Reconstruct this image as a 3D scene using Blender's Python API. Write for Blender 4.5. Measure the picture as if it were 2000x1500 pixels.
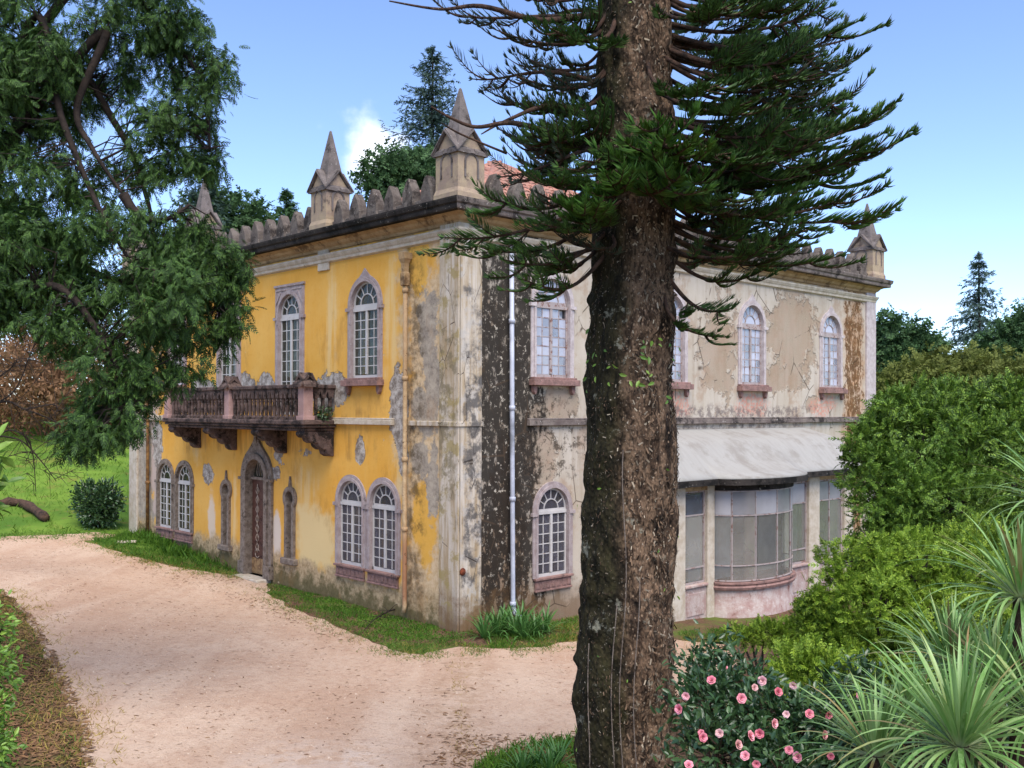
import bpy, bmesh, math, random
import numpy as np
from mathutils import Vector, Matrix, noise
from mathutils.geometry import delaunay_2d_cdt
random.seed(7); RNG = np.random.default_rng(7)
SC = bpy.context.scene
COL = SC.collection
for o in list(bpy.data.objects): bpy.data.objects.remove(o)

# ------------------------------------------------------------------ camera
F_PX, PITCH, ROLL, SHIFT = 1938.9, 0.0049, 0.0027, 42.7
CAMZ = 4.667
cp, sp = math.cos(PITCH), math.sin(PITCH); cr, sr = math.cos(ROLL), math.sin(ROLL)
FW = Vector((0, cp, sp)); _u = Vector((0, -sp, cp)); _r = Vector((1, 0, 0))
RT = _r * cr + _u * sr; UP = _u * cr - _r * sr
cam = bpy.data.cameras.new('camera'); cam.lens = F_PX / 2000 * 36; cam.sensor_width = 36
cam.shift_y = SHIFT / 2000; cam.clip_end = 3000; cam.clip_start = 0.1
cam_o = bpy.data.objects.new('camera', cam); COL.objects.link(cam_o)
cam_o.matrix_world = Matrix(((RT.x, UP.x, -FW.x, 0), (RT.y, UP.y, -FW.y, 0), (RT.z, UP.z, -FW.z, CAMZ), (0, 0, 0, 1)))
SC.camera = cam_o
# ------------------------------------------------------------------ sky, sun, exposure
SUN_AZ, SUN_EL = math.radians(165), math.radians(58)      # azimuth clockwise from +Y (the view direction)
w = bpy.data.worlds.new('World'); SC.world = w; w.use_nodes = True
w.cycles.sampling_method = 'MANUAL'; w.cycles.sample_map_resolution = 512
nt = w.node_tree; nt.nodes.clear()
out = nt.nodes.new('ShaderNodeOutputWorld'); bg = nt.nodes.new('ShaderNodeBackground'); bg.inputs[1].default_value = 0.14
sky = nt.nodes.new('ShaderNodeTexSky'); sky.sky_type = 'NISHITA'; sky.sun_disc = False
sky.sun_elevation = SUN_EL; sky.sun_rotation = SUN_AZ; sky.altitude = 1500; sky.air_density = 0.85; sky.dust_density = 0.05; sky.ozone_density = 3.0
tc = nt.nodes.new('ShaderNodeTexCoord'); mp = nt.nodes.new('ShaderNodeMapping'); mp.inputs['Scale'].default_value = (1, 1, 2.2)
mp.inputs['Location'].default_value = (0.37, 0.1, 0.0)
nz = nt.nodes.new('ShaderNodeTexNoise'); nz.inputs['Scale'].default_value = 3.2; nz.inputs['Detail'].default_value = 9; nz.inputs['Roughness'].default_value = 0.58
rp = nt.nodes.new('ShaderNodeValToRGB'); rp.color_ramp.elements[0].position = 0.60; rp.color_ramp.elements[1].position = 0.74
mx = nt.nodes.new('ShaderNodeMix'); mx.data_type = 'RGBA'
# one small bank of cumulus low over the house, ordinary haze-free blue elsewhere
dot = nt.nodes.new('ShaderNodeVectorMath'); dot.operation = 'DISTANCE'; dot.inputs[1].default_value = (-0.136, 0.960, 0.247)
nr = nt.nodes.new('ShaderNodeVectorMath'); nr.operation = 'NORMALIZE'
nz2 = nt.nodes.new('ShaderNodeTexNoise'); nz2.inputs['Scale'].default_value = 26; nz2.inputs['Detail'].default_value = 6
ad = nt.nodes.new('ShaderNodeMath'); ad.operation = 'MULTIPLY_ADD'; ad.inputs[1].default_value = 0.10
mr = nt.nodes.new('ShaderNodeMapRange'); mr.interpolation_type = 'SMOOTHSTEP'
mr.inputs[1].default_value = 0.098; mr.inputs[2].default_value = 0.044; mr.inputs[3].default_value = 0; mr.inputs[4].default_value = 1
mxx = nt.nodes.new('ShaderNodeMath'); mxx.operation = 'MAXIMUM'
sc2 = nt.nodes.new('ShaderNodeMath'); sc2.operation = 'MULTIPLY'; sc2.inputs[1].default_value = 0.04
L = nt.links.new
L(tc.outputs['Generated'], mp.inputs[0]); L(mp.outputs[0], nz.inputs['Vector']); L(nz.outputs['Fac'], rp.inputs[0])
L(tc.outputs['Generated'], nr.inputs[0]); L(nr.outputs[0], dot.inputs[0]); L(nr.outputs[0], nz2.inputs['Vector'])
L(nz2.outputs['Fac'], ad.inputs[0]); L(dot.outputs['Value'], ad.inputs[2]); L(ad.outputs[0], mr.inputs[0])
L(rp.outputs[0], sc2.inputs[0]); L(sc2.outputs[0], mxx.inputs[0]); L(mr.outputs[0], mxx.inputs[1])
tn = nt.nodes.new('ShaderNodeMix'); tn.data_type = 'RGBA'; tn.blend_type = 'MULTIPLY'; tn.inputs[0].default_value = 1; tn.inputs[7].default_value = (1.04, 1.0, 1.03, 1)
L(sky.outputs[0], tn.inputs[6]); L(mxx.outputs[0], mx.inputs[0]); L(tn.outputs[2], mx.inputs[6]); mx.inputs[7].default_value = (5.6, 5.8, 6.1, 1)
L(mx.outputs[2], bg.inputs[0]); L(bg.outputs[0], out.inputs[0])
sl = bpy.data.lights.new('sun', 'SUN'); sl.energy = 2.9; sl.angle = math.radians(50); sl.color = (1, .95, .87)
so = bpy.data.objects.new('sun', sl); COL.objects.link(so); so.location = (5, -10, 30)
sd = Vector((math.sin(SUN_AZ) * math.cos(SUN_EL), math.cos(SUN_AZ) * math.cos(SUN_EL), math.sin(SUN_EL)))
so.rotation_euler = (-sd).to_track_quat('-Z', 'Y').to_euler()
vs = SC.view_settings; vs.view_transform = 'Standard'; vs.look = 'None'; vs.exposure = 1.12; vs.gamma = 1.0; vs.use_curve_mapping = False
SC.render.engine = 'CYCLES'; SC.cycles.max_bounces = 6; SC.cycles.diffuse_bounces = 3; SC.cycles.glossy_bounces = 2; SC.cycles.transmission_bounces = 3; SC.cycles.transparent_max_bounces = 12; SC.cycles.caustics_reflective = False; SC.cycles.caustics_refractive = False

# ------------------------------------------------------------------ building frame (corner nearest the camera)
CX, CY, TH = -1.118, 20.876, 0.8152
LD = Vector((-math.cos(TH), math.sin(TH), 0)); RD = Vector((math.sin(TH), math.cos(TH), 0))
CORNER = Vector((CX, CY, 0)); ZS = 4.33                     # ZS: underside of the string course above the ground at the corner
LEN_L, LEN_R = 16.9, 18.24
ANG_L = math.atan2(LD.y, LD.x); ANG_R = math.atan2(-RD.y, -RD.x)

def ray(x, y): return FW + RT * ((x - 1000) / F_PX) - UP * ((y - 750 - SHIFT) / F_PX)
def at(x, y, d): return ray(x, y) * d + Vector((0, 0, CAMZ))
def sm(a, b, x):
    t = np.clip((x - a) / (b - a), 0, 1); return t * t * (3 - 2 * t)
def gz(x, y):
    x = np.asarray(x, float); y = np.asarray(y, float)
    z = np.interp(x, [-18, -15, -12.6, -10.9, -9.4, -8, -6.9, -5.5, -4, -1.1, 2, 5, 9], [.86, .74, .59, .43, .28, .16, .09, .045, .02, 0, -.16, -.36, -.5])
    hill = sm(-9, -16, x) * np.clip(y - 32.5 - 0.25 * (x + 14), 0, 30) * 0.135
    z = z + hill
    z = z + 0.9 * sm(2.2, 6.0, x) * sm(15.5, 10, y)
    z = z + 0.03 * np.sin(x * 1.3 + y * .7) * np.sin(y * .9 - x * .4)
    return z
def gpx(x, y):
    D = ray(x, y); t = 15.0
    for _ in range(60):
        P = D * t; h = float(gz(P.x, P.y)) - CAMZ
        t += (h - P.z) / D.z * 0.7
        t = min(max(t, 2), 300)
    return Vector((P.x, P.y, h + CAMZ))

# ------------------------------------------------------------------ helpers: objects
def tag(o, label=None, cat=None, group=None, kind=None):
    if label: o['label'] = label
    if cat: o['category'] = cat
    if group: o['group'] = group
    if kind: o['kind'] = kind
    return o
def empty(name, loc=(0, 0, 0), rz=0, parent=None):
    o = bpy.data.objects.new(name, None); COL.objects.link(o); o.location = loc; o.rotation_euler = (0, 0, rz)
    o.empty_display_size = .2
    if parent: o.parent = parent
    return o
def link(name, me, parent=None, loc=(0, 0, 0), rz=0, rot=None, scale=None):
    o = bpy.data.objects.new(name, me); COL.objects.link(o); o.location = loc
    o.rotation_euler = rot if rot is not None else (0, 0, rz)
    if scale is not None: o.scale = scale
    if parent: o.parent = parent
    return o
def np_mesh(name, V, Fl, mat, smooth=False):
    """V (n,3); Fl list of arrays of faces (k,3)/(k,4)"""
    me = bpy.data.meshes.new(name); V = np.asarray(V, np.float32)
    if not isinstance(Fl, list): Fl = [Fl]
    Fl = [np.asarray(f, np.int32) for f in Fl if len(f)]
    me.vertices.add(len(V)); me.vertices.foreach_set('co', V.ravel())
    nl = sum(f.size for f in Fl); nf = sum(len(f) for f in Fl)
    me.loops.add(nl); me.polygons.add(nf)
    li = np.concatenate([f.ravel() for f in Fl]); me.loops.foreach_set('vertex_index', li)
    tot = np.concatenate([np.full(len(f), f.shape[1], np.int32) for f in Fl]); st = np.concatenate([[0], np.cumsum(tot)[:-1]]).astype(np.int32)
    me.polygons.foreach_set('loop_start', st); me.polygons.foreach_set('loop_total', tot)
    me.polygons.foreach_set('use_smooth', np.full(nf, smooth))
    me.update(calc_edges=True); me.validate()
    for m in (mat if isinstance(mat, (list, tuple)) else [mat]): me.materials.append(m)
    return me
class MB:
    """collects plain shapes into one mesh"""
    def __init__(s): s.v = []; s.f = []
    def add(s, vs, fs):
        b = len(s.v); s.v += [tuple(v) for v in vs]; s.f += [tuple(i + b for i in f) for f in fs]; return s
    def box(s, x0, x1, y0, y1, z0, z1):
        return s.add([(x0,y0,z0),(x1,y0,z0),(x1,y1,z0),(x0,y1,z0),(x0,y0,z1),(x1,y0,z1),(x1,y1,z1),(x0,y1,z1)],
                     [(0,3,2,1),(4,5,6,7),(0,1,5,4),(1,2,6,5),(2,3,7,6),(3,0,4,7)])
    def bar(s, p0, p1, wx, wy):
        """square bar in the xz plane between two points (x,z), depth wy=(y0,y1)"""
        p0 = Vector((p0[0], p0[1])); p1 = Vector((p1[0], p1[1])); d = (p1 - p0).normalized(); n = Vector((-d.y, d.x)) * wx / 2
        q = [p0 + n, p0 - n, p1 - n, p1 + n]
        vs = [(a.x, wy[0], a.y) for a in q] + [(a.x, wy[1], a.y) for a in q]
        return s.add(vs, [(0,1,2,3),(7,6,5,4),(0,4,5,1),(1,5,6,2),(2,6,7,3),(3,7,4,0)])
    def prism(s, poly, y0, y1):
        """polygon in xz extruded along y"""
        n = len(poly); vs = [(p[0], y0, p[1]) for p in poly] + [(p[0], y1, p[1]) for p in poly]
        fs = [tuple(range(n)), tuple(range(2*n-1, n-1, -1))] + [(i, i+n, (i+1) % n + n, (i+1) % n) for i in range(n)]
        return s.add(vs, fs)
    def lathe(s, prof, cx=0, cy=0, n=10):
        """prof list of (r,z)"""
        vs = []; m = len(prof)
        for r, z in prof:
            for i in range(n): a = 2*math.pi*i/n; vs.append((cx + r*math.cos(a), cy + r*math.sin(a), z))
        fs = [(j*n+i, j*n+(i+1) % n, (j+1)*n+(i+1) % n, (j+1)*n+i) for j in range(m-1) for i in range(n)]
        fs += [tuple(range(n-1, -1, -1)), tuple((m-1)*n+i for i in range(n))]
        return s.add(vs, fs)
    def strip(s, rows, closed=False):
        """grid of rows (lists of points)"""
        n = len(rows[0]); vs = [p for r in rows for p in r]; fs = []
        for j in range(len(rows)-1):
            for i in range(n if closed else n-1):
                k = (i+1) % n; fs.append((j*n+i, j*n+k, (j+1)*n+k, (j+1)*n+i))
        return s.add(vs, fs)
    def tube(s, pts, rad, n=8):
        V, Fq, Ft = tube_np(pts, rad, n); return s.add(V.tolist(), [tuple(f) for f in Fq.tolist()] + [tuple(f) for f in Ft.tolist()])
    def mesh(s, name, mat, smooth=False, bevel=0):
        me = bpy.data.meshes.new(name); me.from_pydata(s.v, [], s.f); me.update()
        bm = bmesh.new(); bm.from_mesh(me); bmesh.ops.recalc_face_normals(bm, faces=bm.faces)
        if bevel: 
            es = [e for e in bm.edges if len(e.link_faces) == 2 and e.calc_face_angle(0) > .6]
            bmesh.ops.bevel(bm, geom=es, offset=bevel, segments=1, affect='EDGES', clamp_overlap=True)
        bm.to_mesh(me); bm.free()
        for m in (mat if isinstance(mat, (list, tuple)) else [mat]): me.materials.append(m)
        if smooth: 
            for p in me.polygons: p.use_smooth = True
        return me
def tube_np(pts, rad, n=6, cap=True):
    P = np.asarray([tuple(p) for p in pts], float); m = len(P); R = np.broadcast_to(np.asarray(rad, float), (m,))
    T = np.gradient(P, axis=0); T /= np.linalg.norm(T, axis=1)[:, None] + 1e-9
    ref = np.array([0, 0, 1.]) if abs(T[:, 2]).mean() < .8 else np.array([1., 0, 0])
    A = np.cross(T, ref); A /= np.linalg.norm(A, axis=1)[:, None] + 1e-9; B = np.cross(T, A)
    an = np.arange(n) * 2 * np.pi / n
    V = P[:, None] + R[:, None, None] * (A[:, None] * np.cos(an)[None, :, None] + B[:, None] * np.sin(an)[None, :, None])
    V = V.reshape(-1, 3); i = np.arange(n); k = (i + 1) % n
    Fq = np.concatenate([np.stack([j*n+i, j*n+k, (j+1)*n+k, (j+1)*n+i], 1) for j in range(m-1)])
    Ft = np.zeros((0, 3), int)
    if cap:
        V = np.vstack([V, P[0], P[-1]]); Ft = np.concatenate([np.stack([k, i, np.full(n, m*n)], 1), np.stack([(m-1)*n+i, (m-1)*n+k, np.full(n, m*n+1)], 1)])
    return V, Fq, Ft
class NB:
    """numpy collector for vegetation"""
    def __init__(s): s.V = []; s.Q = []; s.T = []; s.n = 0
    def add(s, V, Q=None, T=None):
        V = np.asarray(V)
        if Q is not None and len(Q): s.Q.append(np.asarray(Q) + s.n)
        if T is not None and len(T): s.T.append(np.asarray(T) + s.n)
        s.V.append(V); s.n += len(V)
    def tube(s, pts, rad, n=6): s.add(*tube_np(pts, rad, n))
    def cards(s, tmpl, pos, X, Y, Z, scale):
        """template (V,Q) instanced at pos with basis X,Y,Z (k,3) and scale (k,)"""
        V, Q = tmpl; k = len(pos); nv = len(V)
        W = (V[None, :, 0, None] * X[:, None] + V[None, :, 1, None] * Y[:, None] + V[None, :, 2, None] * Z[:, None]) * np.asarray(scale)[:, None, None] + pos[:, None]
        q = (Q[None] + (np.arange(k) * nv)[:, None, None]).reshape(-1, Q.shape[1])
        if Q.shape[1] == 4: s.add(W.reshape(-1, 3), q)
        else: s.add(W.reshape(-1, 3), None, q)
    def mesh(s, name, mat, smooth=False):
        return np_mesh(name, np.vstack(s.V), ([np.vstack(s.Q)] if s.Q else []) + ([np.vstack(s.T)] if s.T else []), mat, smooth)
def unit(a): return a / (np.linalg.norm(a, axis=-1, keepdims=True) + 1e-9)
def rnd_unit(n): return unit(RNG.normal(size=(n, 3)))

# ------------------------------------------------------------------ helpers: materials
def S(r, g, b, a=1):
    f = lambda c: (c/255/12.92 if c/255 <= .04045 else ((c/255+.055)/1.055)**2.4)
    return (f(r), f(g), f(b), a)
class G:
    def __init__(s, name):
        s.mat = bpy.data.materials.new(name); s.mat.use_nodes = True; s.t = s.mat.node_tree; s.t.nodes.clear()
        s.o = s.t.nodes.new('ShaderNodeOutputMaterial'); s._obj = None; s._vec = {}
    def node(s, ty, **kw):
        n = s.t.nodes.new(ty)
        for k, v in kw.items(): setattr(n, k, v)
        return n
    def inp(s, n, key, v):
        if v is None: return
        if isinstance(v, bpy.types.NodeSocket): s.t.links.new(v, n.inputs[key])
        else: n.inputs[key].default_value = v
    @property
    def obj(s):
        if s._obj is None: s._obj = s.node('ShaderNodeTexCoord').outputs['Object']
        return s._obj
    def pos(s): return s.node('ShaderNodeNewGeometry').outputs['Position']
    def rand(s): return s.node('ShaderNodeNewGeometry').outputs['Random Per Island']
    def orand(s): return s.node('ShaderNodeObjectInfo').outputs['Random']
    def sep(s, v=None):
        n = s.node('ShaderNodeSeparateXYZ'); s.t.links.new(v or s.obj, n.inputs[0]); return n.outputs
    def scaled(s, sc, v=None):
        n = s.node('ShaderNodeMapping'); n.inputs['Scale'].default_value = sc; s.t.links.new(v or s.obj, n.inputs[0]); return n.outputs[0]
    def noise(s, scale, detail=4, rough=.55, vec=None, dist=0, out='Fac'):
        n = s.node('ShaderNodeTexNoise'); s.t.links.new(vec or s.obj, n.inputs['Vector'])
        n.inputs['Scale'].default_value = scale; n.inputs['Detail'].default_value = min(detail, 6); n.inputs['Roughness'].default_value = rough; n.inputs['Distortion'].default_value = dist
        return n.outputs[out]
    def vor(s, scale, vec=None, feature='F1', out='Distance', rnd=1):
        n = s.node('ShaderNodeTexVoronoi', feature=feature); s.t.links.new(vec or s.obj, n.inputs['Vector']); n.inputs['Scale'].default_value = scale; n.inputs['Randomness'].default_value = rnd
        return n.outputs[out]
    def m(s, op, a, b=None, c=None, clamp=False):
        n = s.node('ShaderNodeMath', operation=op, use_clamp=clamp); s.inp(n, 0, a); s.inp(n, 1, b); s.inp(n, 2, c); return n.outputs[0]
    def rng(s, v, a, b, c=0, d=1, smooth=True):
        n = s.node('ShaderNodeMapRange', interpolation_type='SMOOTHSTEP' if smooth else 'LINEAR'); s.inp(n, 0, v)
        for i, x in enumerate((a, b, c, d)): s.inp(n, i+1, x)
        return n.outputs[0]
    def mix(s, f, a, b, blend='MIX'):
        n = s.node('ShaderNodeMix', data_type='RGBA', blend_type=blend); s.inp(n, 0, f); s.inp(n, 6, a); s.inp(n, 7, b); return n.outputs[2]
    def ramp(s, f, stops, interp='LINEAR'):
        n = s.node('ShaderNodeValToRGB'); cr_ = n.color_ramp; cr_.interpolation = interp
        while len(cr_.elements) < len(stops): cr_.elements.new(.5)
        for e, (p, c) in zip(cr_.elements, stops): e.position = p; e.color = c
        s.t.links.new(f, n.inputs[0]); return n.outputs[0]
    def bump(s, h, strength=.5, dist=.02, normal=None):
        n = s.node('ShaderNodeBump'); s.inp(n, 'Strength', strength); s.inp(n, 'Distance', dist); s.inp(n, 'Height', h); s.inp(n, 'Normal', normal); return n.outputs[0]
    def bsdf(s, color, rough=.8, normal=None, spec=.3, metal=0, **kw):
        n = s.node('ShaderNodeBsdfPrincipled'); s.inp(n, 'Base Color', color); s.inp(n, 'Roughness', rough); s.inp(n, 'Normal', normal)
        s.inp(n, 'Specular IOR Level', spec); s.inp(n, 'Metallic', metal)
        for k, v in kw.items(): s.inp(n, k, v)
        return n.outputs[0]
    def done(s, sh): s.t.links.new(sh, s.o.inputs['Surface']); return s.mat
    # located masks in facade metres (x along the wall, z up), ragged by noise
    def spot(s, cx, cz, rx, rz, amt=.5, soft=.12, nscale=1.6, box=False, nz=None):
        X, Y, Z = s.xyz
        a = s.m('DIVIDE', s.m('SUBTRACT', X, cx), rx); b = s.m('DIVIDE', s.m('SUBTRACT', Z, cz), rz)
        if box: d = s.m('MAXIMUM', s.m('ABSOLUTE', a), s.m('ABSOLUTE', b))
        else: d = s.m('SQRT', s.m('ADD', s.m('MULTIPLY', a, a), s.m('MULTIPLY', b, b)))
        n = nz if nz is not None else s.wob(nscale)
        d = s.m('MULTIPLY_ADD', n, amt, d)
        return s.rng(d, 1 + soft, 1 - soft)
    def wob(s, sc):
        k = ('w', sc)
        if k not in s._vec: s._vec[k] = s.m('MULTIPLY', s.m('SUBTRACT', s.noise(sc, 5, .66), .5), 5)
        return s._vec[k]
    @property
    def xyz(s):
        if 'xyz' not in s._vec: s._vec['xyz'] = s.sep()
        return s._vec['xyz']
def simple(name, c1, c2, scale=6, rough=.8, bump=.3, detail=6, spec=.3, dark=None, bd=.01):
    g = G(name); n = g.noise(scale, detail, .6); col = g.mix(g.rng(n, .35, .65), c1, c2)
    if dark is not None: col = g.mix(g.rng(g.noise(scale*.35, 5, .65), .5, .68), col, dark)
    return g.done(g.bsdf(col, rough, g.bump(g.noise(scale*4, 5, .6), bump, bd), spec))

# ================================================================== MATERIALS
def zr(z): return z + ZS
def mat_wall_left():
    g = G('yellow_plaster')
    X, Y, Z = g.xyz
    big = g.noise(.55, 5, .6); fine = g.noise(9, 6, .65); streak = g.noise(1.0, 6, .6, vec=g.scaled((5.5, 1, .35)))
    yel = g.mix(g.rng(big, .3, .7), S(212, 154, 62), S(218, 168, 86))
    yel = g.mix(g.m('MULTIPLY', g.rng(streak, .5, .8), .3), yel, S(210, 176, 112))
    yel = g.mix(g.m('MULTIPLY', g.rng(fine, .5, .8), .3), yel, S(190, 128, 40))
    cream = g.mix(g.rng(fine, .35, .7), S(206, 186, 158), S(176, 150, 118))
    grey = g.mix(g.rng(g.noise(4, 6, .75), .35, .65), S(176, 162, 144), g.mix(g.rng(g.noise(14, 6, .7), .35, .7), S(150, 138, 126), S(112, 100, 86)))
    white = S(206, 202, 200)
    c = yel
    # worn zone beside the rainwater pipe and the corner
    m = g.spot(1.0, zr(0), .95, 5, .55, .25, box=True); c = g.mix(g.m('MULTIPLY', m, .8), c, cream)
    m = g.spot(1.15, zr(-2.1), .48, .95, .4, .15); c = g.mix(g.m('MULTIPLY', m, .9), c, S(214, 160, 62))
    m = g.spot(1.35, zr(3.6), .4, .9, .7, .2); c = g.mix(m, c, S(214, 164, 76))
    for (a, b, ra, rb) in ((1.05, 2.3, .38, .8), (.9, 1.0, .35, .6), (1.2, .3, .5, .6), (.85, -1.2, .2, .9), (1.3, -.75, .35, .45)):
        m = g.spot(a, zr(b), ra, rb, .6, .1); c = g.mix(m, c, grey)
    # pale band and the washed foot of the wall
    m = g.spot(5.55, zr(-2.95), .85, .75, .35, .25, box=True); c = g.mix(g.m('MULTIPLY', m, .85), c, S(214, 190, 140))
    m = g.spot(11.15, zr(-2.9), .22, .75, .5, .3); c = g.mix(g.m('MULTIPLY', m, .8), c, S(206, 192, 176))
    m = g.spot(7.45, zr(-3.1), .2, .8, .5, .3); c = g.mix(g.m('MULTIPLY', m, .85), c, S(204, 194, 184))
    m = g.spot(15.9, zr(-1.5), 1.0, 3.2, .7, .2, box=True); c = g.mix(m, c, grey)
    m = g.spot(15.0, zr(-1.2), .35, 1.6, .6, .15); c = g.mix(m, c, S(180, 160, 148))
    foot = g.rng(g.m('MULTIPLY_ADD', g.wob(1.6), .22, Z), g.m('MULTIPLY_ADD', X, .03, .80), g.m('MULTIPLY_ADD', X, .03, .48))
    c = g.mix(foot, c, g.mix(g.rng(fine, .35, .7), S(190, 164, 128), S(140, 116, 84)))
    moss = g.rng(g.m('MULTIPLY_ADD', g.wob(3), .35, Z), g.m('MULTIPLY_ADD', X, .035, .42), g.m('MULTIPLY_ADD', X, .035, .05))
    c = g.mix(g.m('MULTIPLY', moss, .8), c, S(84, 76, 44))
    for (a, b, ra, rb) in ((2.35, 2.3, .3, 1.3), (2.0, -.9, .3, .8), (4.9, 2.2, .25, 1.6), (12.0, -.3, .4, .8), (6.0, -1.6, .5, .6), (9.9, -2.5, .3, .8)):
        m = g.m('MULTIPLY', g.spot(a, zr(b), ra, rb, .6, .5), g.rng(streak, .38, .62)); c = g.mix(g.m('MULTIPLY', m, .75), c, S(216, 186, 132))
    dirt = g.m('MULTIPLY', g.rng(g.noise(.8, 6, .72, vec=g.scaled((1.6, 1, .7))), .52, .68), .35); c = g.mix(dirt, c, S(150, 104, 52))
    # fallen plaster: sharp-edged flakes
    fl = None
    for (a, b, ra, rb, am) in ((5.1, .75, .55, .5, .45), (4.6, .85, .5, .4, .4), (2.1, .45, .36, .85, .3), (3.6, -.62, .2, .33, .3), (11.4, -1.5, .34, .34, .5), (7.3, -.55, .3, .5, .5),
                           (7.5, -1.35, .2, .22, .6), (6.0, -.75, .25, .14, .8), (9.2, .95, .6, .4, .4), (8.0, .95, .5, .35, .4), (11.6, .9, .9, .35, .4), (14.9, -.7, .4, .8, .5), (1.95, -.4, .2, .7, .5)):
        m = g.spot(a, zr(b), ra, rb, am, .04, 2.4); fl = m if fl is None else g.m('MAXIMUM', fl, m)
    c = g.mix(fl, c, g.mix(g.rng(g.noise(5, 6, .75), .36, .62), S(190, 180, 170), S(112, 100, 90)))
    # small scabs everywhere
    sc = g.rng(g.noise(3.1, 7, .68), .665, .69); c = g.mix(sc, c, S(198, 176, 140))
    # frieze grime above, soot below the balcony
    fr = g.m('MULTIPLY', g.rng(Z, zr(4.1), zr(4.25)), g.rng(g.noise(1.6, 6, .7), .38, .62)); c = g.mix(g.m('MULTIPLY', fr, .8), c, S(132, 104, 74))
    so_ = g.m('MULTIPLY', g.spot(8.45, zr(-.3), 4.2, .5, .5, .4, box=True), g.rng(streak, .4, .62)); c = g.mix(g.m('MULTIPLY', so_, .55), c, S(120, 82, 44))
    pipe = g.m('MULTIPLY', g.spot(1.5, zr(0), .28, 4.2, .5, .5, box=True), g.rng(g.noise(2.5, 6, .7), .40, .60)); c = g.mix(g.m('MULTIPLY', pipe, .8), c, S(74, 60, 42))
    pits = g.rng(g.noise(30, 4, .7), .62, .72); c = g.mix(g.m('MULTIPLY', pits, .25), c, S(100, 80, 60))
    edge = g.m('MULTIPLY', g.rng(fl, .1, .4), g.rng(fl, .9, .6)); c = g.mix(g.m('MULTIPLY', edge, .6), c, S(92, 70, 44))
    h = g.m('ADD', g.m('MULTIPLY', fl, -1.0), g.m('ADD', g.m('MULTIPLY', g.noise(22, 6, .65), .25), g.m('MULTIPLY', sc, -.4)))
    return g.done(g.bsdf(c, .88, g.bump(h, .8, .025), .2))
def mat_wall_right():
    g = G('beige_plaster')
    X, Y, Z = g.xyz                                            # x runs negative along this wall
    big = g.noise(.6, 5, .6); fine = g.noise(10, 6, .65); streak = g.noise(1.0, 6, .62, vec=g.scaled((4.5, 1, .4)))
    c = g.mix(g.rng(big, .3, .7), S(174, 160, 142), S(190, 178, 164))
    c = g.mix(g.m('MULTIPLY', g.rng(streak, .45, .72), .5), c, S(140, 120, 100))
    c = g.mix(g.m('MULTIPLY', g.rng(g.noise(1.1, 6, .7), .5, .62), .55), c, S(158, 130, 106))
    c = g.mix(g.m('MULTIPLY', g.rng(g.noise(2.6, 6, .75), .5, .7), .5), c, S(188, 176, 160))
    rough = g.mix(g.rng(g.noise(3, 6, .7), .35, .66), g.mix(g.rng(g.noise(24, 6, .75), .35, .66), S(158, 138, 114), S(124, 104, 82)), S(150, 122, 100))
    fl = None
    for (a, b, ra, rb, am) in ((13.1, 2.6, 1.35, 1.5, .5), (9.4, 2.0, .8, 1.3, .6), (12.6, 1.4, .9, .5, .6), (5.2, -.6, .6, .9, .6), (2.4, -.5, .5, 1.0, .5), (3.0, .45, .7, .42, .4), (5.6, 2.4, .6, 1.0, .7), (14.2, .5, .3, .3, .6), (17.0, 3.0, .5, 1.0, .6)):
        m = g.spot(-a, zr(b), ra, rb, am*1.3, .14, 1.7); fl = m if fl is None else g.m('MAXIMUM', fl, m)
    c = g.mix(g.m('MULTIPLY', fl, .62), c, rough)
    for a in (7.2, 11.0, 15.0):
        m = g.m('MULTIPLY', g.spot(-a, zr(.52), .75, .36, .5, .3), g.rng(g.noise(11, 5, .7), .42, .6)); c = g.mix(g.m('MULTIPLY', m, .75), c, S(206, 128, 108))
    m = g.spot(-1.3, zr(-2.9), .7, 1.8, .6, .2); c = g.mix(m, c, rough)
    fr = g.rng(Z, zr(4.1), zr(4.2)); c = g.mix(g.m('MULTIPLY', fr, g.rng(g.noise(1.2, 4, .6), .4, .6)), c, S(178, 146, 100))
    # black lichen growing in two broad runs beside the pipes
    def lichen(cx, wd, th, col, spk):
        nonlocal c
        band = g.spot(-cx, zr(0), wd*1.05, 4.6, .42, .5, 2.6, box=True)
        n = g.noise(4.2, 8, .74, vec=g.scaled((1.5, 1, .75)))
        c = g.mix(g.m('MULTIPLY', band, g.rng(g.noise(1.2, 5, .7), .3, .7, .25, .6)), c, tuple(min(1, x*5) for x in col[:3]) + (1,))
        k = g.m('MULTIPLY', g.rng(band, .0, .3), g.rng(g.m('MULTIPLY_ADD', g.m('SUBTRACT', band, .6), .22, n), th + .02, th + .12)); c = g.mix(g.m('MULTIPLY', k, .92), c, g.mix(g.rng(g.noise(2.5, 5, .7), .45, .7), col, tuple(min(1, x*1.7) for x in col[:3]) + (1,)))
        sp_ = g.m('MULTIPLY', band, g.rng(g.noise(7, 6, .72), .575, .62)); c = g.mix(g.m('MULTIPLY', sp_, .85), c, spk)
        return k
    k1 = lichen(1.38, .92, .42, S(30, 25, 21), S(184, 172, 156)); k2 = lichen(16.85, .55, .46, S(92, 62, 34), S(190, 168, 136))
    under = g.m('MULTIPLY', g.spot(-2.8, zr(-.3), 1.0, 1.0, .6, .3), g.rng(g.noise(4, 7, .75), .5, .58)); c = g.mix(g.m('MULTIPLY', under, .8), c, S(60, 50, 40))
    belt = g.m('MULTIPLY', g.spot(-9.5, zr(.1), 4.2, .35, .4, .3, box=True), g.rng(g.noise(5, 7, .75), .44, .56)); c = g.mix(g.m('MULTIPLY', belt, .75), c, S(104, 92, 88))
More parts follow.
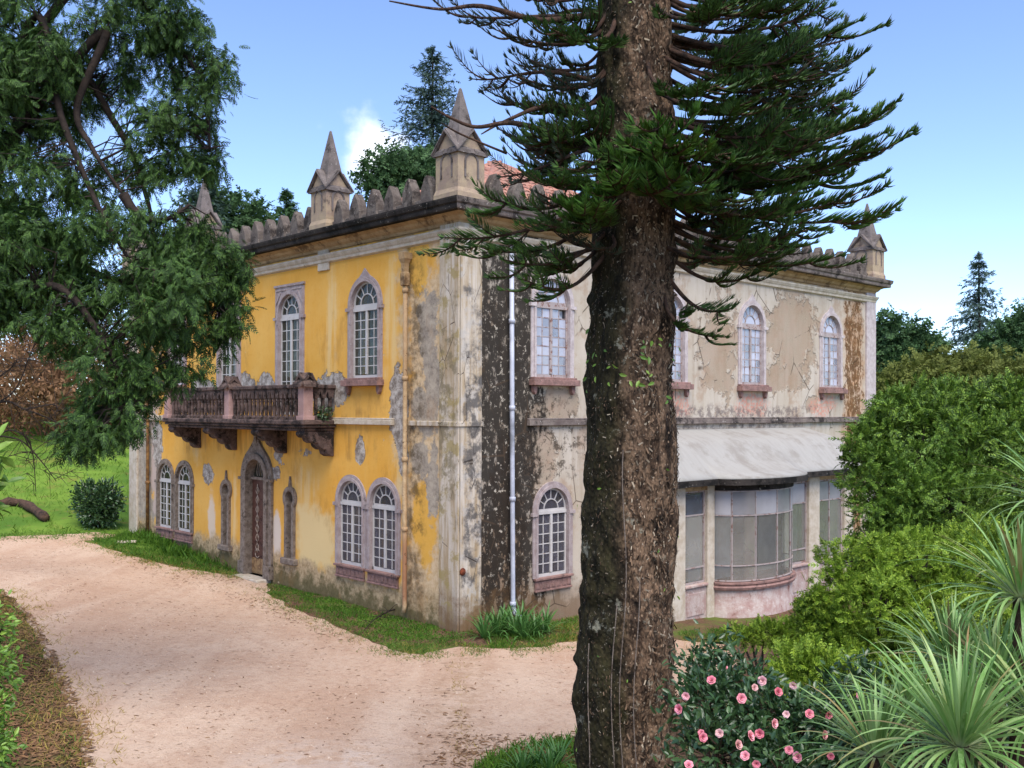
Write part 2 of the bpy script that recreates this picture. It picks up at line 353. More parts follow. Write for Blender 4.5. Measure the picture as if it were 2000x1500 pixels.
    low = g.rng(g.m('MULTIPLY_ADD', g.wob(2.2), .5, Z), .9, .1); c = g.mix(g.m('MULTIPLY', low, .75), c, S(104, 76, 48))
    ck = g.m('MULTIPLY', g.rng(g.vor(.9, feature='DISTANCE_TO_EDGE', vec=g.noise(1.6, 3, .6, out='Color') if False else g.scaled((1, 1, .8))), .016, .002), g.rng(g.noise(.9, 3), .5, .56)); c = g.mix(g.m('MULTIPLY', ck, .85), c, S(72, 58, 46))
    edge = g.m('MULTIPLY', g.rng(fl, .15, .45), g.rng(fl, .85, .55)); c = g.mix(g.m('MULTIPLY', edge, .35), c, S(84, 66, 50))
    h = g.m('ADD', g.m('MULTIPLY', fl, -1), g.m('ADD', g.m('MULTIPLY', g.noise(24, 6, .7), .35), g.m('MULTIPLY', k1, .3)))
    return g.done(g.bsdf(c, .9, g.bump(h, .8, .025), .2))
def mat_pilaster(neg):
    g = G('pilaster_plaster'); X, Y, Z = g.xyz; sg = -1 if neg else 1
    streak = g.noise(1.0, 7, .65, vec=g.scaled((6, 1, .45))); fine = g.noise(12, 6, .7)
    c = g.mix(g.rng(streak, .35, .65), S(196, 184, 170), S(160, 138, 108))
    c = g.mix(g.m('MULTIPLY', g.rng(g.noise(2.2, 6, .7), .5, .6), .8), c, S(150, 132, 84) if not neg else S(176, 168, 160))
    if neg:
        k = g.m('MULTIPLY', g.spot(-.38, zr(-.6), .26, 2.6, .7, .3, 1.3, box=True), g.rng(g.noise(3, 7, .72), .40, .56)); c = g.mix(g.m('MULTIPLY', k, .9), c, S(84, 80, 78))
    else:
        k = g.m('MULTIPLY', g.spot(.4, zr(.5), .35, 2.2, .7, .3, 1.3, box=True), g.rng(g.noise(3, 7, .72), .44, .58)); c = g.mix(g.m('MULTIPLY', k, .8), c, S(120, 108, 84))
    low = g.rng(g.m('MULTIPLY_ADD', g.wob(2.2), .5, Z), 1.0, .0); c = g.mix(g.m('MULTIPLY', low, .85), c, S(112, 82, 50))
    cracks = g.rng(g.vor(1.7, feature='DISTANCE_TO_EDGE', vec=g.scaled((1.2, 1, .6))), .012, .0); cracks = g.m('MULTIPLY', cracks, g.rng(g.noise(1.5, 3), .48, .56)); c = g.mix(cracks, c, S(70, 60, 52))
    return g.done(g.bsdf(c, .9, g.bump(g.m('SUBTRACT', g.m('MULTIPLY', fine, .5), cracks), .7, .02), .2))
def mat_stone(name, a, b, dark, th=.5, scale=5, lichen=None, rough=.92, bd=.02):
    g = G(name); p = g.pos()
    n = g.noise(scale, 7, .7, vec=p); c = g.mix(g.rng(n, .35, .65), a, b)
    c = g.mix(g.rng(g.noise(scale*.6, 7, .75, vec=p), th, th + .12), c, dark)
    if lichen: c = g.mix(g.m('MULTIPLY', g.rng(g.noise(scale*4, 4, .7, vec=p), .63, .68), .8), c, lichen)
    return g.done(g.bsdf(c, rough, g.bump(g.noise(scale*5, 6, .72, vec=p), .8, bd), .2))
def mat_paint(name, base, under, th=.6):
    g = G(name); p = g.pos(); n = g.noise(9, 7, .75, vec=p)
    k = g.rng(n, th, th + .05); c = g.mix(k, g.mix(g.rng(g.noise(3, 4, vec=p), .3, .7), base, tuple(x*.85 for x in base[:3]) + (1,)), under)
    return g.done(g.bsdf(c, g.m('MULTIPLY_ADD', k, .3, .55), g.bump(g.m('SUBTRACT', g.noise(40, 3, vec=p), k), .4, .004), .3))
def mat_glass(name, dust_sheen, dcol, refl=.5, even=False):
    g = G(name); p = g.pos()
    tr = g.node('ShaderNodeBsdfTransparent'); tr.inputs[0].default_value = (.82, .85, .84, 1)
    gl = g.node('ShaderNodeBsdfGlossy'); gl.inputs['Roughness'].default_value = .03; gl.inputs['Color'].default_value = (.9, .93, .95, 1)
    wv = g.bump(g.m('ADD', g.noise(2.2, 2, vec=p), g.m('MULTIPLY', g.orand(), 1.0)), .12, .05); g.t.links.new(wv, gl.inputs['Normal'])
    fr = g.node('ShaderNodeFresnel'); fr.inputs[0].default_value = 1.9
    m1 = g.node('ShaderNodeMixShader'); g.t.links.new(g.m('MULTIPLY', fr.outputs[0], refl * 2, clamp=True), m1.inputs[0]); g.t.links.new(tr.outputs[0], m1.inputs[1]); g.t.links.new(gl.outputs[0], m1.inputs[2])
    df = g.bsdf(dcol, .7, None, .2)  # diffuse film: dust on old panes, painted brightness on glassr and glassc
    m2 = g.node('ShaderNodeMixShader'); k = g.m('MULTIPLY', g.rng(g.noise(2 if even else 5, 6, .5 if even else .7, vec=p), .2, .8, .85 if even else .4, 1.15 if even else 1.4), g.m('MULTIPLY_ADD', g.orand(), dust_sheen * .9, dust_sheen * .55), clamp=True)
    g.t.links.new(k, m2.inputs[0]); g.t.links.new(m1.outputs[0], m2.inputs[1]); g.t.links.new(df, m2.inputs[2])
    return g.done(m2.outputs[0])
def mat_leaf(name, cols, rough=.5, transl=.25, spec=.35, tip=None):
    """foliage: colour varies leaf by leaf"""
    g = G(name); r = g.rand(); p = g.pos()
    c = g.ramp(r, [(i / max(1, len(cols)-1), col) for i, col in enumerate(cols)])
    patch = g.noise(.9, 3, .6, vec=p); c = g.mix(g.m('MULTIPLY', g.rng(patch, .35, .7), .45), c, cols[-1] if tip is None else tip)
    b = g.bsdf(c, rough, None, spec)
    t = g.node('ShaderNodeBsdfTranslucent'); g.t.links.new(g.mix(.5, c, S(150, 190, 60), 'MULTIPLY') if False else c, t.inputs[0])
    mm = g.node('ShaderNodeMixShader'); mm.inputs[0].default_value = transl; g.t.links.new(b, mm.inputs[1]); g.t.links.new(t.outputs[0], mm.inputs[2])
    return g.done(mm.outputs[0])
M = {}
M['wallL'] = mat_wall_left(); M['wallR'] = mat_wall_right(); M['pilL'] = mat_pilaster(False); M['pilR'] = mat_pilaster(True)
M['inside'] = simple('interior_plaster', S(222, 216, 206), S(200, 192, 180), 2)
M['floor'] = simple('floor_tiles', S(140, 104, 90), S(110, 84, 74), 4)
M['surround'] = mat_stone('mauve_stone', S(168, 154, 152), S(146, 130, 128), S(108, 94, 90), .58, 6, S(196, 188, 182))
M['surround_pale'] = mat_stone('pale_stone', S(192, 180, 178), S(168, 154, 152), S(124, 108, 104), .62, 6)
M['granite'] = mat_stone('speckled_granite', S(138, 124, 112), S(104, 90, 80), S(66, 56, 48), .54, 9, S(186, 172, 158))
M['sill'] = mat_stone('red_sill_stone', S(150, 116, 108), S(118, 92, 86), S(70, 58, 54), .55, 6, S(180, 160, 150))
M['pink'] = mat_stone('pink_render', S(158, 128, 120), S(182, 166, 158), S(122, 86, 76), .54, 3, S(196, 184, 176))
M['cornice'] = mat_stone('blackened_cornice', S(58, 52, 48), S(40, 36, 34), S(22, 20, 18), .48, 3, S(138, 130, 120))
M['corniceR'] = mat_stone('weathered_cornice', S(126, 114, 106), S(96, 84, 80), S(52, 46, 44), .5, 3, S(196, 186, 176))
M['bed'] = mat_stone('ochre_bed_moulding', S(176, 148, 112), S(150, 122, 88), S(104, 82, 60), .52, 2.5)
M['mould'] = mat_stone('white_moulding', S(196, 184, 168), S(174, 158, 138), S(116, 98, 80), .60, 4)
M['merlon'] = mat_stone('lichened_merlon_stone', S(112, 102, 94), S(88, 78, 72), S(54, 47, 43), .5, 4, S(160, 150, 140), bd=.03)
M['turret'] = mat_stone('turret_render', S(166, 146, 120), S(144, 124, 110), S(98, 84, 76), .56, 2.5, S(150, 130, 116))
M['spire'] = mat_stone('grey_spire_stone', S(116, 106, 102), S(94, 86, 82), S(64, 57, 54), .52, 4, S(168, 160, 152))
M['balc'] = mat_stone('mossy_balcony_stone', S(104, 86, 80), S(74, 60, 56), S(38, 32, 30), .48, 6, S(156, 142, 132), bd=.03)
M['balcpost'] = mat_stone('pink_balcony_post', S(170, 138, 132), S(150, 120, 114), S(92, 72, 68), .58, 4, S(190, 176, 170))
M['white'] = mat_paint('white_window_paint', S(190, 184, 180), S(140, 114, 102), .62)
M['whiteR'] = mat_paint('peeling_window_paint', S(166, 152, 148), S(124, 92, 82), .54)
M['backing'] = simple('white_backing', S(226, 226, 230), S(208, 208, 214), 3, .6, .1)  # for the pale panels added behind the right upper panes
M['door'] = mat_paint('dark_door_wood', S(84, 54, 44), S(56, 38, 32), .55)
M['doorpale'] = mat_paint('worn_door_foot', S(150, 120, 84), S(112, 84, 60), .5)
M['doorgrey'] = mat_paint('grey_door_leaf', S(118, 108, 116), S(96, 86, 90), .6)
M['iron'] = simple('pale_iron_scrollwork', S(168, 152, 136), S(120, 104, 94), 10, .6)
M['rust'] = simple('rusty_iron', S(120, 60, 36), S(84, 44, 30), 12, .9, .6)
M['glassd'] = mat_glass('dark_old_glass', .24, S(84, 80, 64), .05)
M['glassg'] = mat_glass('dusty_glass', .5, S(92, 88, 96), .12)
M['glassc'] = mat_glass('clear_glass', .26, S(190, 182, 172), .14, True)  # beige film paints the brightness of the room behind into the panes
M['glassr'] = mat_glass('painted_sheen_glass', .5, S(206, 206, 220), .6, True)  # blue-white film paints the sky's reflection into the panes
M['glassf'] = mat_glass('whitened_glass', .8, S(168, 164, 166), .25, True)
M['glassb'] = mat_glass('blue_painted_glass', .9, S(110, 114, 124), .5)
M['pvc'] = simple('grey_plastic_pipe', S(176, 178, 190), S(158, 160, 172), 3, .45, .05, spec=.4, dark=S(120, 122, 130))
def mat_pipe():
    g = G('rust_stained_pipe'); X, Y, Z = g.xyz
    n = g.noise(6, 6, .7); c = g.mix(g.rng(n, .35, .65), S(190, 164, 128), S(160, 130, 96))
    k = g.m('MULTIPLY', g.rng(g.m('MULTIPLY_ADD', g.wob(3), .5, Z), 2.3, 1.2), g.rng(Z, .2, .6)); c = g.mix(g.m('MULTIPLY', k, .8), c, S(138, 90, 62))
    c = g.mix(g.m('MULTIPLY', g.rng(Z, 4.6, 5.6), .6), c, S(150, 118, 84)); c = g.mix(g.rng(g.noise(11, 5, .7), .6, .66), c, S(98, 66, 44))
    return g.done(g.bsdf(c, .75, g.bump(n, .3, .005), .3))
M['pipe'] = mat_pipe()
M['brownpipe'] = simple('brown_pipe', S(150, 112, 64), S(110, 78, 48), 8, .8, .3, dark=S(86, 60, 40))
M['lead'] = simple('zinc_roof', S(188, 188, 190), S(170, 168, 168), 1.2, .7, .15, dark=S(146, 142, 140), spec=.4)
def mat_zinc():
    g = G('whitewashed_roof_sheet'); X, Y, Z = g.xyz
    st = g.noise(1, 7, .68, vec=g.scaled((5, .8, .5))); c = g.mix(g.rng(st, .4, .7), S(148, 144, 138), S(140, 135, 129))
    c = g.mix(g.m('MULTIPLY', g.rng(g.noise(1.3, 6, .7), .48, .66), .55), c, S(116, 107, 98))
    c = g.mix(g.m('MULTIPLY', g.rng(g.noise(9, 5, .7), .62, .7), .3), c, S(100, 92, 84))
    return g.done(g.bsdf(c, .7, g.bump(g.noise(2, 2), .08, .02), .3))
M['zinc'] = mat_zinc()
M['tile'] = simple('clay_roof_tile', S(192, 116, 92), S(164, 92, 74), 5, .9, .4, dark=S(134, 92, 78))
g = G('tile_variation'); c = g.mix(g.rng(g.noise(6, 5, .7, vec=g.pos()), .4, .65), g.ramp(g.orand(), [(0, S(158, 104, 88)), (.5, S(174, 122, 104)), (1, S(138, 92, 80))]), S(140, 110, 98))
M['tile'] = g.done(g.bsdf(c, .9, g.bump(g.noise(30, 4, vec=g.pos()), .4, .008), .2))

# ================================================================== GROUND
def mat_ground():
    g = G('turf_and_earth'); p = g.pos()
    n = g.noise(.7, 6, .65, vec=p); f = g.noise(14, 6, .7, vec=p); X, Y, Z = g.sep(p)
    grass = g.mix(g.rng(f, .35, .65), S(60, 84, 30), S(98, 124, 44)); earth = g.mix(g.rng(f, .35, .65), S(112, 86, 66), S(74, 54, 44))
    lawn = g.rng(Y, 27, 31)
    k = g.m('MAXIMUM', g.m('MULTIPLY', g.rng(n, .48, .62), .7), lawn)
    bright = g.mix(g.rng(g.noise(.35, 5, .6, vec=p), .35, .65), S(74, 104, 38), S(106, 132, 50)); bright = g.mix(g.m('MULTIPLY', g.rng(g.noise(.9, 6, .7, vec=p), .52, .66), .6), bright, S(120, 110, 58))
    c = g.mix(k, earth, g.mix(lawn, grass, bright))
    c = g.mix(g.m('MULTIPLY', g.rng(g.noise(2.2, 6, .7, vec=p), .58, .66), .6), c, S(112, 96, 60))
    return g.done(g.bsdf(c, .95, g.bump(f, .8, .04), .1))
def mat_drive():
    g = G('sandy_drive'); p = g.pos()
    n = g.noise(.45, 6, .62, vec=p); f = g.noise(26, 6, .75, vec=p); md = g.noise(3.5, 6, .7, vec=p)
    c = g.mix(g.rng(n, .32, .66), S(186, 154, 130), S(198, 170, 147))
    c = g.mix(g.m('MULTIPLY', g.rng(md, .45, .68), .45), c, S(174, 140, 118))
    tr = g.noise(1, 5, .6, vec=g.scaled((.9, .25, 1), p), dist=.6); c = g.mix(g.m('MULTIPLY', g.rng(tr, .5, .7), .45), c, S(208, 182, 160))
    c = g.mix(g.m('MULTIPLY', g.rng(f, .50, .7), .6), c, S(138, 106, 86))
    c = g.mix(g.m('MULTIPLY', g.rng(g.noise(9, 6, .7, vec=p), .5, .68), .45), c, S(152, 116, 92))
    c = g.mix(g.m('MULTIPLY', g.rng(g.noise(60, 3, .6, vec=p), .62, .7), .6), c, S(224, 208, 196))
    X, Y, Z = g.sep(p)
    d = g.m('SQRT', g.m('ADD', g.m('POWER', g.m('SUBTRACT', X, -2.6), 2), g.m('POWER', g.m('SUBTRACT', Y, 13.0), 2)))
    pt = g.m('MULTIPLY', g.rng(g.m('MULTIPLY_ADD', g.m('SUBTRACT', n, .5), 3, d), 1.5, .4), g.rng(md, .42, .56)); c = g.mix(g.m('MULTIPLY', pt, .4), c, S(216, 200, 186))
    mpn = g.node('ShaderNodeMapping'); mpn.inputs['Rotation'].default_value = (0, 0, math.radians(-32)); mpn.inputs['Scale'].default_value = (.9, .10, 1); g.t.links.new(p, mpn.inputs[0])
    rut = g.noise(1, 4, .5, vec=mpn.outputs[0]); c = g.mix(g.m('MULTIPLY', g.rng(rut, .5, .64), .28), c, S(172, 136, 110)); c = g.mix(g.m('MULTIPLY', g.rng(rut, .48, .36), .25), c, S(214, 188, 164))
    sx = g.m('ABSOLUTE', g.m('ADD', g.m('SUBTRACT', X, -.85), g.m('MULTIPLY', g.m('SUBTRACT', g.noise(.8, 5, .7, vec=p), .5), 1.6)))
    gul = g.m('MULTIPLY', g.rng(sx, .7, .0), g.rng(md, .40, .62)); c = g.mix(g.m('MULTIPLY', gul, .4), c, S(156, 124, 92))
    dr = g.m('MULTIPLY', g.rng(g.m('MULTIPLY_ADD', Y, .75, g.m('MULTIPLY', X, .85)), 13.2, 15.2), g.rng(md, .40, .6)); c = g.mix(g.m('MULTIPLY', dr, .2), c, S(186, 140, 108))
    h = g.m('ADD', g.m('MULTIPLY', md, 1.0), g.m('MULTIPLY', f, .6))
    return g.done(g.bsdf(c, .95, g.bump(h, .9, .06), .1))
M['ground'] = mat_ground(); M['drive'] = mat_drive()
xs = np.unique(np.concatenate([np.linspace(-400, -40, 19), np.linspace(-40, 30, 141), np.linspace(30, 400, 19)]))
ys = np.unique(np.concatenate([np.linspace(-60, 4, 9), np.linspace(4, 70, 133), np.linspace(70, 900, 30)]))
Xg, Yg = np.meshgrid(xs, ys); Zg = gz(Xg, Yg)
nx_, ny_ = len(xs), len(ys); idx = np.arange(nx_ * ny_).reshape(ny_, nx_)
Fq = np.stack([idx[:-1, :-1], idx[:-1, 1:], idx[1:, 1:], idx[1:, :-1]], -1).reshape(-1, 4)
tag(link('ground', np_mesh('ground', np.stack([Xg, Yg, Zg], -1).reshape(-1, 3), Fq, M['ground'], True)), kind='structure')

DRIVE_PX = [(-420, 1030), (0, 1050), (90, 1046), (190, 1040), (235, 1046), (165, 1058), (250, 1086), (330, 1104), (400, 1118), (468, 1126), (524, 1140), (520, 1158), (560, 1184), (650, 1220), (760, 1268), (830, 1282), (890, 1264), (960, 1270), (1050, 1266), (1130, 1252), (1250, 1246), (1340, 1252), (1430, 1262), (1440, 1300), (1380, 1340), (1240, 1400), (1130, 1440), (985, 1466), (930, 1500), (860, 1580), (700, 1680), (230, 1660), (165, 1500), (150, 1400), (100, 1300), (50, 1200), (0, 1150), (-420, 1090)]
dp = [gpx(*p) for p in DRIVE_PX]
poly = []
for i in range(len(dp)):                                      # ragged, resampled edge
    a, b = dp[i], dp[(i+1) % len(dp)]; n = max(1, int((b-a).length / .22))
    for k in range(n):
        q = a.lerp(b, k / n); t = Vector((q.x, q.y, 0)) * 1.7
        poly.append(Vector((q.x + .16 * noise.noise(t), q.y + .16 * noise.noise(t + Vector((9, 3, 0))))))
def inside(P, poly):
    X, Y = P[:, 0], P[:, 1]; r = np.zeros(len(P), bool); n = len(poly); q = np.array([(p[0], p[1]) for p in poly])
    for i in range(n):
        x1, y1 = q[i]; x2, y2 = q[(i+1) % n]
        c = ((y1 > Y) != (y2 > Y)); 
        with np.errstate(divide='ignore', invalid='ignore'): c &= X < (x2-x1) * (Y-y1) / (y2-y1+1e-12) + x1
        r ^= c
    return r
mn = np.array([min(p.x for p in poly), min(p.y for p in poly)]); mxp = np.array([max(p.x for p in poly), max(p.y for p in poly)])
gx, gy = np.meshgrid(np.arange(mn[0], mxp[0], .4), np.arange(mn[1], mxp[1], .4)); GP = np.stack([gx.ravel(), gy.ravel()], 1)
GP = GP[inside(GP, poly)]
cdt = delaunay_2d_cdt(poly + [Vector(p) for p in GP], [], [list(range(len(poly)))], 1, 1e-4)
dv = np.array([(v.x, v.y) for v in cdt[0]]); dz = gz(dv[:, 0], dv[:, 1]) + .014
tri = np.array([f for f in cdt[2] if len(f) == 3])
tag(link('driveway', np_mesh('driveway', np.column_stack([dv, dz]), tri, M['drive'], True)), kind='structure')

# ================================================================== MANSION
house = empty('mansion', (CX, CY, 0))
tag(house, 'two-storey yellow and beige mansion with battlements, pinnacles, balcony and arched windows', 'house')
def hl(name, me, frame='L', loc=(0, 0, 0)):                   # a part placed in the frame of a facade
    a = ANG_L if frame == 'L' else ANG_R
    v = Matrix.Rotation(a, 3, 'Z') @ Vector(loc)
    return link(name, me, house, v, a)
def arch_loop(wd, zb, zs_, r=None, n=16, peak=0.0, pw=.3):
    """closed loop (x,z): bottom left, up, over the arch, down"""
    r = r or wd / 2; pts = [(-r, zb)]
    for i in range(n+1):
        a = math.pi - math.pi * i / n; k = 1 + peak * math.exp(-((a - math.pi/2) / pw) ** 2)
        pts.append((r * math.cos(a) * (1 - .25 * (k - 1)), zs_ + r * math.sin(a) * k))
    pts.append((r, zb)); return pts
def ring(mb, inner, outer, y0, y1, yin):
    """moulded band between two loops of equal length: front at y1, outer edge back to y0, inner reveal back to yin"""
    n = len(inner); A = [(p[0], y1, p[1]) for p in inner]; B = [(p[0], y1, p[1]) for p in outer]
    Bo = [(p[0], y0, p[1]) for p in outer]; Ai = [(p[0], yin, p[1]) for p in inner]
    mb.strip([Ai, A, B, Bo])
    for i in (0, n-1):                                          # ends
        mb.add([A[i], B[i], Bo[i], (A[i][0], y0, A[i][2])], [(0, 1, 2, 3)])
WIN = {  # opening width, height of transom, spring, panes rows, surround thickness, ogee peak, sill kind
    'upper': dict(w=1.10, ht=1.62, hs=1.72, rows=7, t=.15, peak=.24, sill='upper'),
    'ground': dict(w=1.0, ht=1.46, hs=1.52, rows=6, t=.15, peak=0, sill='ground'),
    'door': dict(w=1.06, ht=2.5, hs=2.60, rows=9, t=.18, peak=0, sill=None)}
CACHE = {}
def window_meshes(kind, sur, frm):
    key = (kind, sur, frm)
    if key in CACHE: return CACHE[key]
    k = WIN[kind]; wd, ht, hs, rows, t = k['w'], k['ht'], k['hs'], k['rows'], k['t']; r = wd/2
    R = {}
    mb = MB(); inner = arch_loop(wd, 0, hs, n=20)
    mid = arch_loop(0, 0, hs, r + t*.45, n=20, peak=k['peak']*.25, pw=.16); outer = arch_loop(0, 0, hs, r + t, n=20, peak=k['peak'], pw=.17)
    if kind == 'door':
        ring(mb, inner, mid, 0, .06, -.3)
        o2 = [(-.71, 0)]
        for i in range(21):
            a = math.pi - math.pi*i/20; t_ = min(.71/max(1e-6, abs(math.cos(a))), .74/max(1e-6, math.sin(a))); o2.append((t_*math.cos(a), hs + t_*math.sin(a)))
        o2.append((.71, 0))
        ring(mb, mid, o2, 0, .03, .03); mb.box(-.74, .74, 0, .06, hs + .74, hs + .80)
        for s_ in (-1, 1): mb.bar((s_*.64, hs + .30), (s_*.42, hs + .60), .04, (.02, .055)); mb.bar((s_*.66, hs + .66), (s_*.16, hs + .66), .035, (.02, .05)); mb.bar((s_*.66, hs - .05), (s_*.66, hs + .66), .03, (.02, .05))
    else:
        ring(mb, inner, mid, 0, .055, -.3); ring(mb, mid, outer, 0, .032, .028)
        if False: mb.prism([(-.03, hs + r*1.62), (.03, hs + r*1.62), (.012, hs + r*1.86), (-.012, hs + r*1.86)], 0, .05)
    for s_ in (-1, 1):                                           # impost blocks
        x0 = s_*(r + .01); x1 = s_*(r + t + .05); mb.box(min(x0, x1), max(x0, x1), 0, .07, hs - .12, hs - .04)
    R['surround'] = mb.mesh('surround', M[sur])
    y0, y1 = -.085, -.04; b = MB(); fw_ = .04; x0 = r - .006
    for s_ in (-1, 1): b.box(*sorted((s_*x0, s_*(x0-fw_))), y0, y1, 0, hs)
    b.box(-x0, x0, y0, y1, 0, .07); b.box(-x0, x0, y0-.01, y1+.02, ht-.035, ht+.035); b.box(-.036, .036, y0, y1+.012, .09, ht-.035)
    cols = [-x0+fw_, -(x0-fw_+.036)/2, -.036, .036, (x0-fw_+.036)/2, x0-fw_]
    for cx in (cols[1], cols[4]): b.box(cx-.012, cx+.012, y0+.01, y1-.012, .09, ht-.05)
    zz = np.linspace(.07, ht-.035, rows+1)
    for z in zz[1:-1]:
        b.box(cols[0], cols[2], y0+.012, y1-.014, z-.011, z+.011); b.box(cols[3], cols[5], y0+.012, y1-.014, z-.011, z+.011)
    ro = x0 - .01; ri = ro*.48; zc = hs + .01; nn = 20
    def arc(rad, wdt):
        rows_ = []
        for yy, rr in ((y1, rad-wdt), (y1, rad), (y0, rad), (y0, rad-wdt), (y1, rad-wdt)):
            rows_.append([(rr*math.cos(math.pi*i/nn), yy, zc + rr*math.sin(math.pi*i/nn)) for i in range(nn+1)])
        b.strip(rows_)
    arc(ro, .04); arc(ri+.012, .024); b.box(-ro, ro, y0, y1, ht+.035, zc+.012)
    angs = [math.pi*(i+.5)/6 if False else math.pi*i/6 for i in range(1, 6)]
    for a in angs: b.bar((ri*math.cos(a), zc + ri*math.sin(a)), ((ro-.03)*math.cos(a), zc + (ro-.03)*math.sin(a)), .024, (y0+.01, y1-.01))
    R['sash'] = b.mesh('sash', M[frm])
    R['panes'] = []
    pw = cols[1]-cols[0]; ph = zz[1]-zz[0]
    pm = ('pane', round(pw, 3), round(ph, 3))
    base = MB().box(-pw/2+.004, pw/2-.004, -.002, .002, -ph/2+.004, ph/2-.004)
    R['pane_mb'] = base
    for ca, cb in ((0, 1), (1, 2), (3, 4), (4, 5)):
        for j in range(rows): R['panes'].append(((cols[ca]+cols[cb])/2, (zz[j]+zz[j+1])/2))
    R['yp'] = (y0+y1)/2
    R['fan'] = []
    for i in range(6):
        a0, a1 = math.pi*i/6+.03, math.pi*(i+1)/6-.03; q = []
        for rr, seq in ((ri+.012, (a0, a1)), (ro-.03, (a1, (a0+a1)/2, a0))): q += [(rr*math.cos(a), zc + rr*math.sin(a)) for a in seq]
        R['fan'].append(MB().prism(q, R['yp']-.002, R['yp']+.002))
    R['fan'].append(MB().prism([(.98*ri*math.cos(math.pi*i/10), zc + .012 + .95*ri*math.sin(math.pi*i/10)) for i in range(11)], R['yp']-.002, R['yp']+.002))
    R['mats'] = {}
    sb = MB()
    if k['sill'] == 'upper':
        sb.box(-.75, .75, 0, .2, -.19, -.05); sb.box(-.70, .70, -.3, .14, -.05, 0); 
        for s_ in (-1, 1): sb.prism([(s_*.62-.07, -.19), (s_*.62+.07, -.19), (s_*.62+.05, -.33), (s_*.62, -.4), (s_*.62-.05, -.33)], 0, .1)
    elif k['sill'] == 'ground':
        sb.box(-.62, .62, -.3, .10, -.05, 0); sb.box(-.58, .58, 0, .05, -.27, -.05); sb.box(-.60, .60, 0, .075, -.31, -.27)
        for i in range(7): xx = -.5 + i*.167; sb.box(xx-.06, xx+.06, .05, .062, -.24, -.09)
    if sb.v: R['sill'] = sb.mesh('sill', M['sill'], bevel=.008)
    hb = MB()  # pale panels added behind the glass to make the panes look brighter
    for s_ in (-1, 1):
        a, c_ = sorted((s_*.03, s_*(r-.05))); hb.box(a, c_, -.19, -.165, .05, ht + .02)
        for z0, z1 in ((.12, ht*.48), (ht*.52, ht-.06)): hb.box(a+.07, c_-.07, -.165, -.155, z0, z1)
    hb.prism([((r-.03)*math.cos(math.pi*i/12), hs + (r-.03)*math.sin(math.pi*i/12)) for i in range(13)], -.19, -.165)
    R['backing'] = hb.mesh('bright_backing', M['backing'])
    CACHE[key] = R; return R
def place_window(frame, x, z, kind, sur='surround', frm='white', glass='glassd', backing=False, missing=()):
    R = window_meshes(kind, sur, frm); a = ANG_L if frame == 'L' else ANG_R
    o = empty('window' if kind != 'door' else 'balcony_door', Matrix.Rotation(a, 3, 'Z') @ Vector((x, 0, z)), a, house)
    link('surround', R['surround'], o); link('sash', R['sash'], o)
    if 'sill' in R: link('sill', R['sill'], o)
    if backing: link('bright_backing', R['backing'], o)
    if glass not in R['mats']: R['mats'][glass] = (R['pane_mb'].mesh('pane', M[glass]), [f.mesh('fanlight_pane', M[glass]) for f in R['fan']])
    pm, fm = R['mats'][glass]
    for i, (px_, pz) in enumerate(R['panes']):
        if i in missing: continue
        link('pane', pm, o, (px_, R['yp'], pz), rot=(random.uniform(-.012, .012), 0, random.uniform(-.012, .012)))
    for f in fm: link('fanlight_pane', f, o)
    return o
Zg_b, Zu_b, Zd_b = zr(-3.37), zr(1.10), zr(.22)
WL, WR = [], []                                              # (x, z, kind) openings
for c in (3.31, 13.59):
    for d in (-.66, .66): WL.append((c + d, Zg_b, 'ground'))
for c in (3.41, 13.49): WL.append((c, Zu_b, 'upper'))
for c in (6.8, 10.12): WL.append((c, Zd_b, 'door'))
for c in (2.8, 7.2, 10.95, 15.4): WR.append((-c, Zu_b, 'upper'))
for c in (2.82, 15.42): WR.append((-c, zr(-3.45), 'ground'))
for x, z, k in WL:
    far = x > 9
    place_window('L', x, z, k, 'surround' if k != 'ground' or not far else 'granite', 'white', 'glassg' if k == 'ground' and not far else 'glassd', missing=(3,) if far else ())
for x, z, k in WR:
    place_window('R', x, z, k, 'surround_pale' if k == 'upper' else 'surround', 'whiteR' if k == 'upper' else 'white', 'glassr' if k == 'upper' else 'glassg', backing=(k == 'upper'), missing=(6,) if x > -3 and k == 'upper' else ())
# --- openings of the walls
def hole(x, z, k):
    q = WIN[k]; return [(x + p[0], z + p[1]) for p in arch_loop(q['w'] + .02, -.02, q['hs'], n=20)]
DOOR_X = 8.45; door_z0 = zr(-4.2) + .03
def keyhole(xc, s=1.0, grow=0.0):
    zc = zr(-1.95); r = .19*s + grow; hw = .11*s + grow; a0 = math.asin(min(.99, hw/r)); pts = [(xc - hw, zr(-3.5) - grow)]
    for i in range(19): a = -math.pi/2 - a0 - (2*math.pi - 2*a0) * i/18; pts.append((xc + r*math.cos(a), zc + r*math.sin(a)))
    pts.append((xc + hw, zr(-3.5) - grow)); return pts
def doorloop(r, grow=0, peak=0): return [(DOOR_X + p[0], p[1]) for p in arch_loop(0, door_z0, zr(-1.5), r, n=20, peak=peak)]
holesL = [hole(*q) for q in WL] + [keyhole(6.72, 1, .012), keyhole(10.2, 1, .012), doorloop(.52)]
holesR = [hole(*q) for q in WR] + [[(-7.9, zr(-4.35)), (-6.7, zr(-4.35)), (-6.7, zr(-1.9)), (-7.9, zr(-1.9))], [(-11.2, zr(-4.35)), (-9.9, zr(-4.35)), (-9.9, zr(-1.9)), (-11.2, zr(-1.9))]]
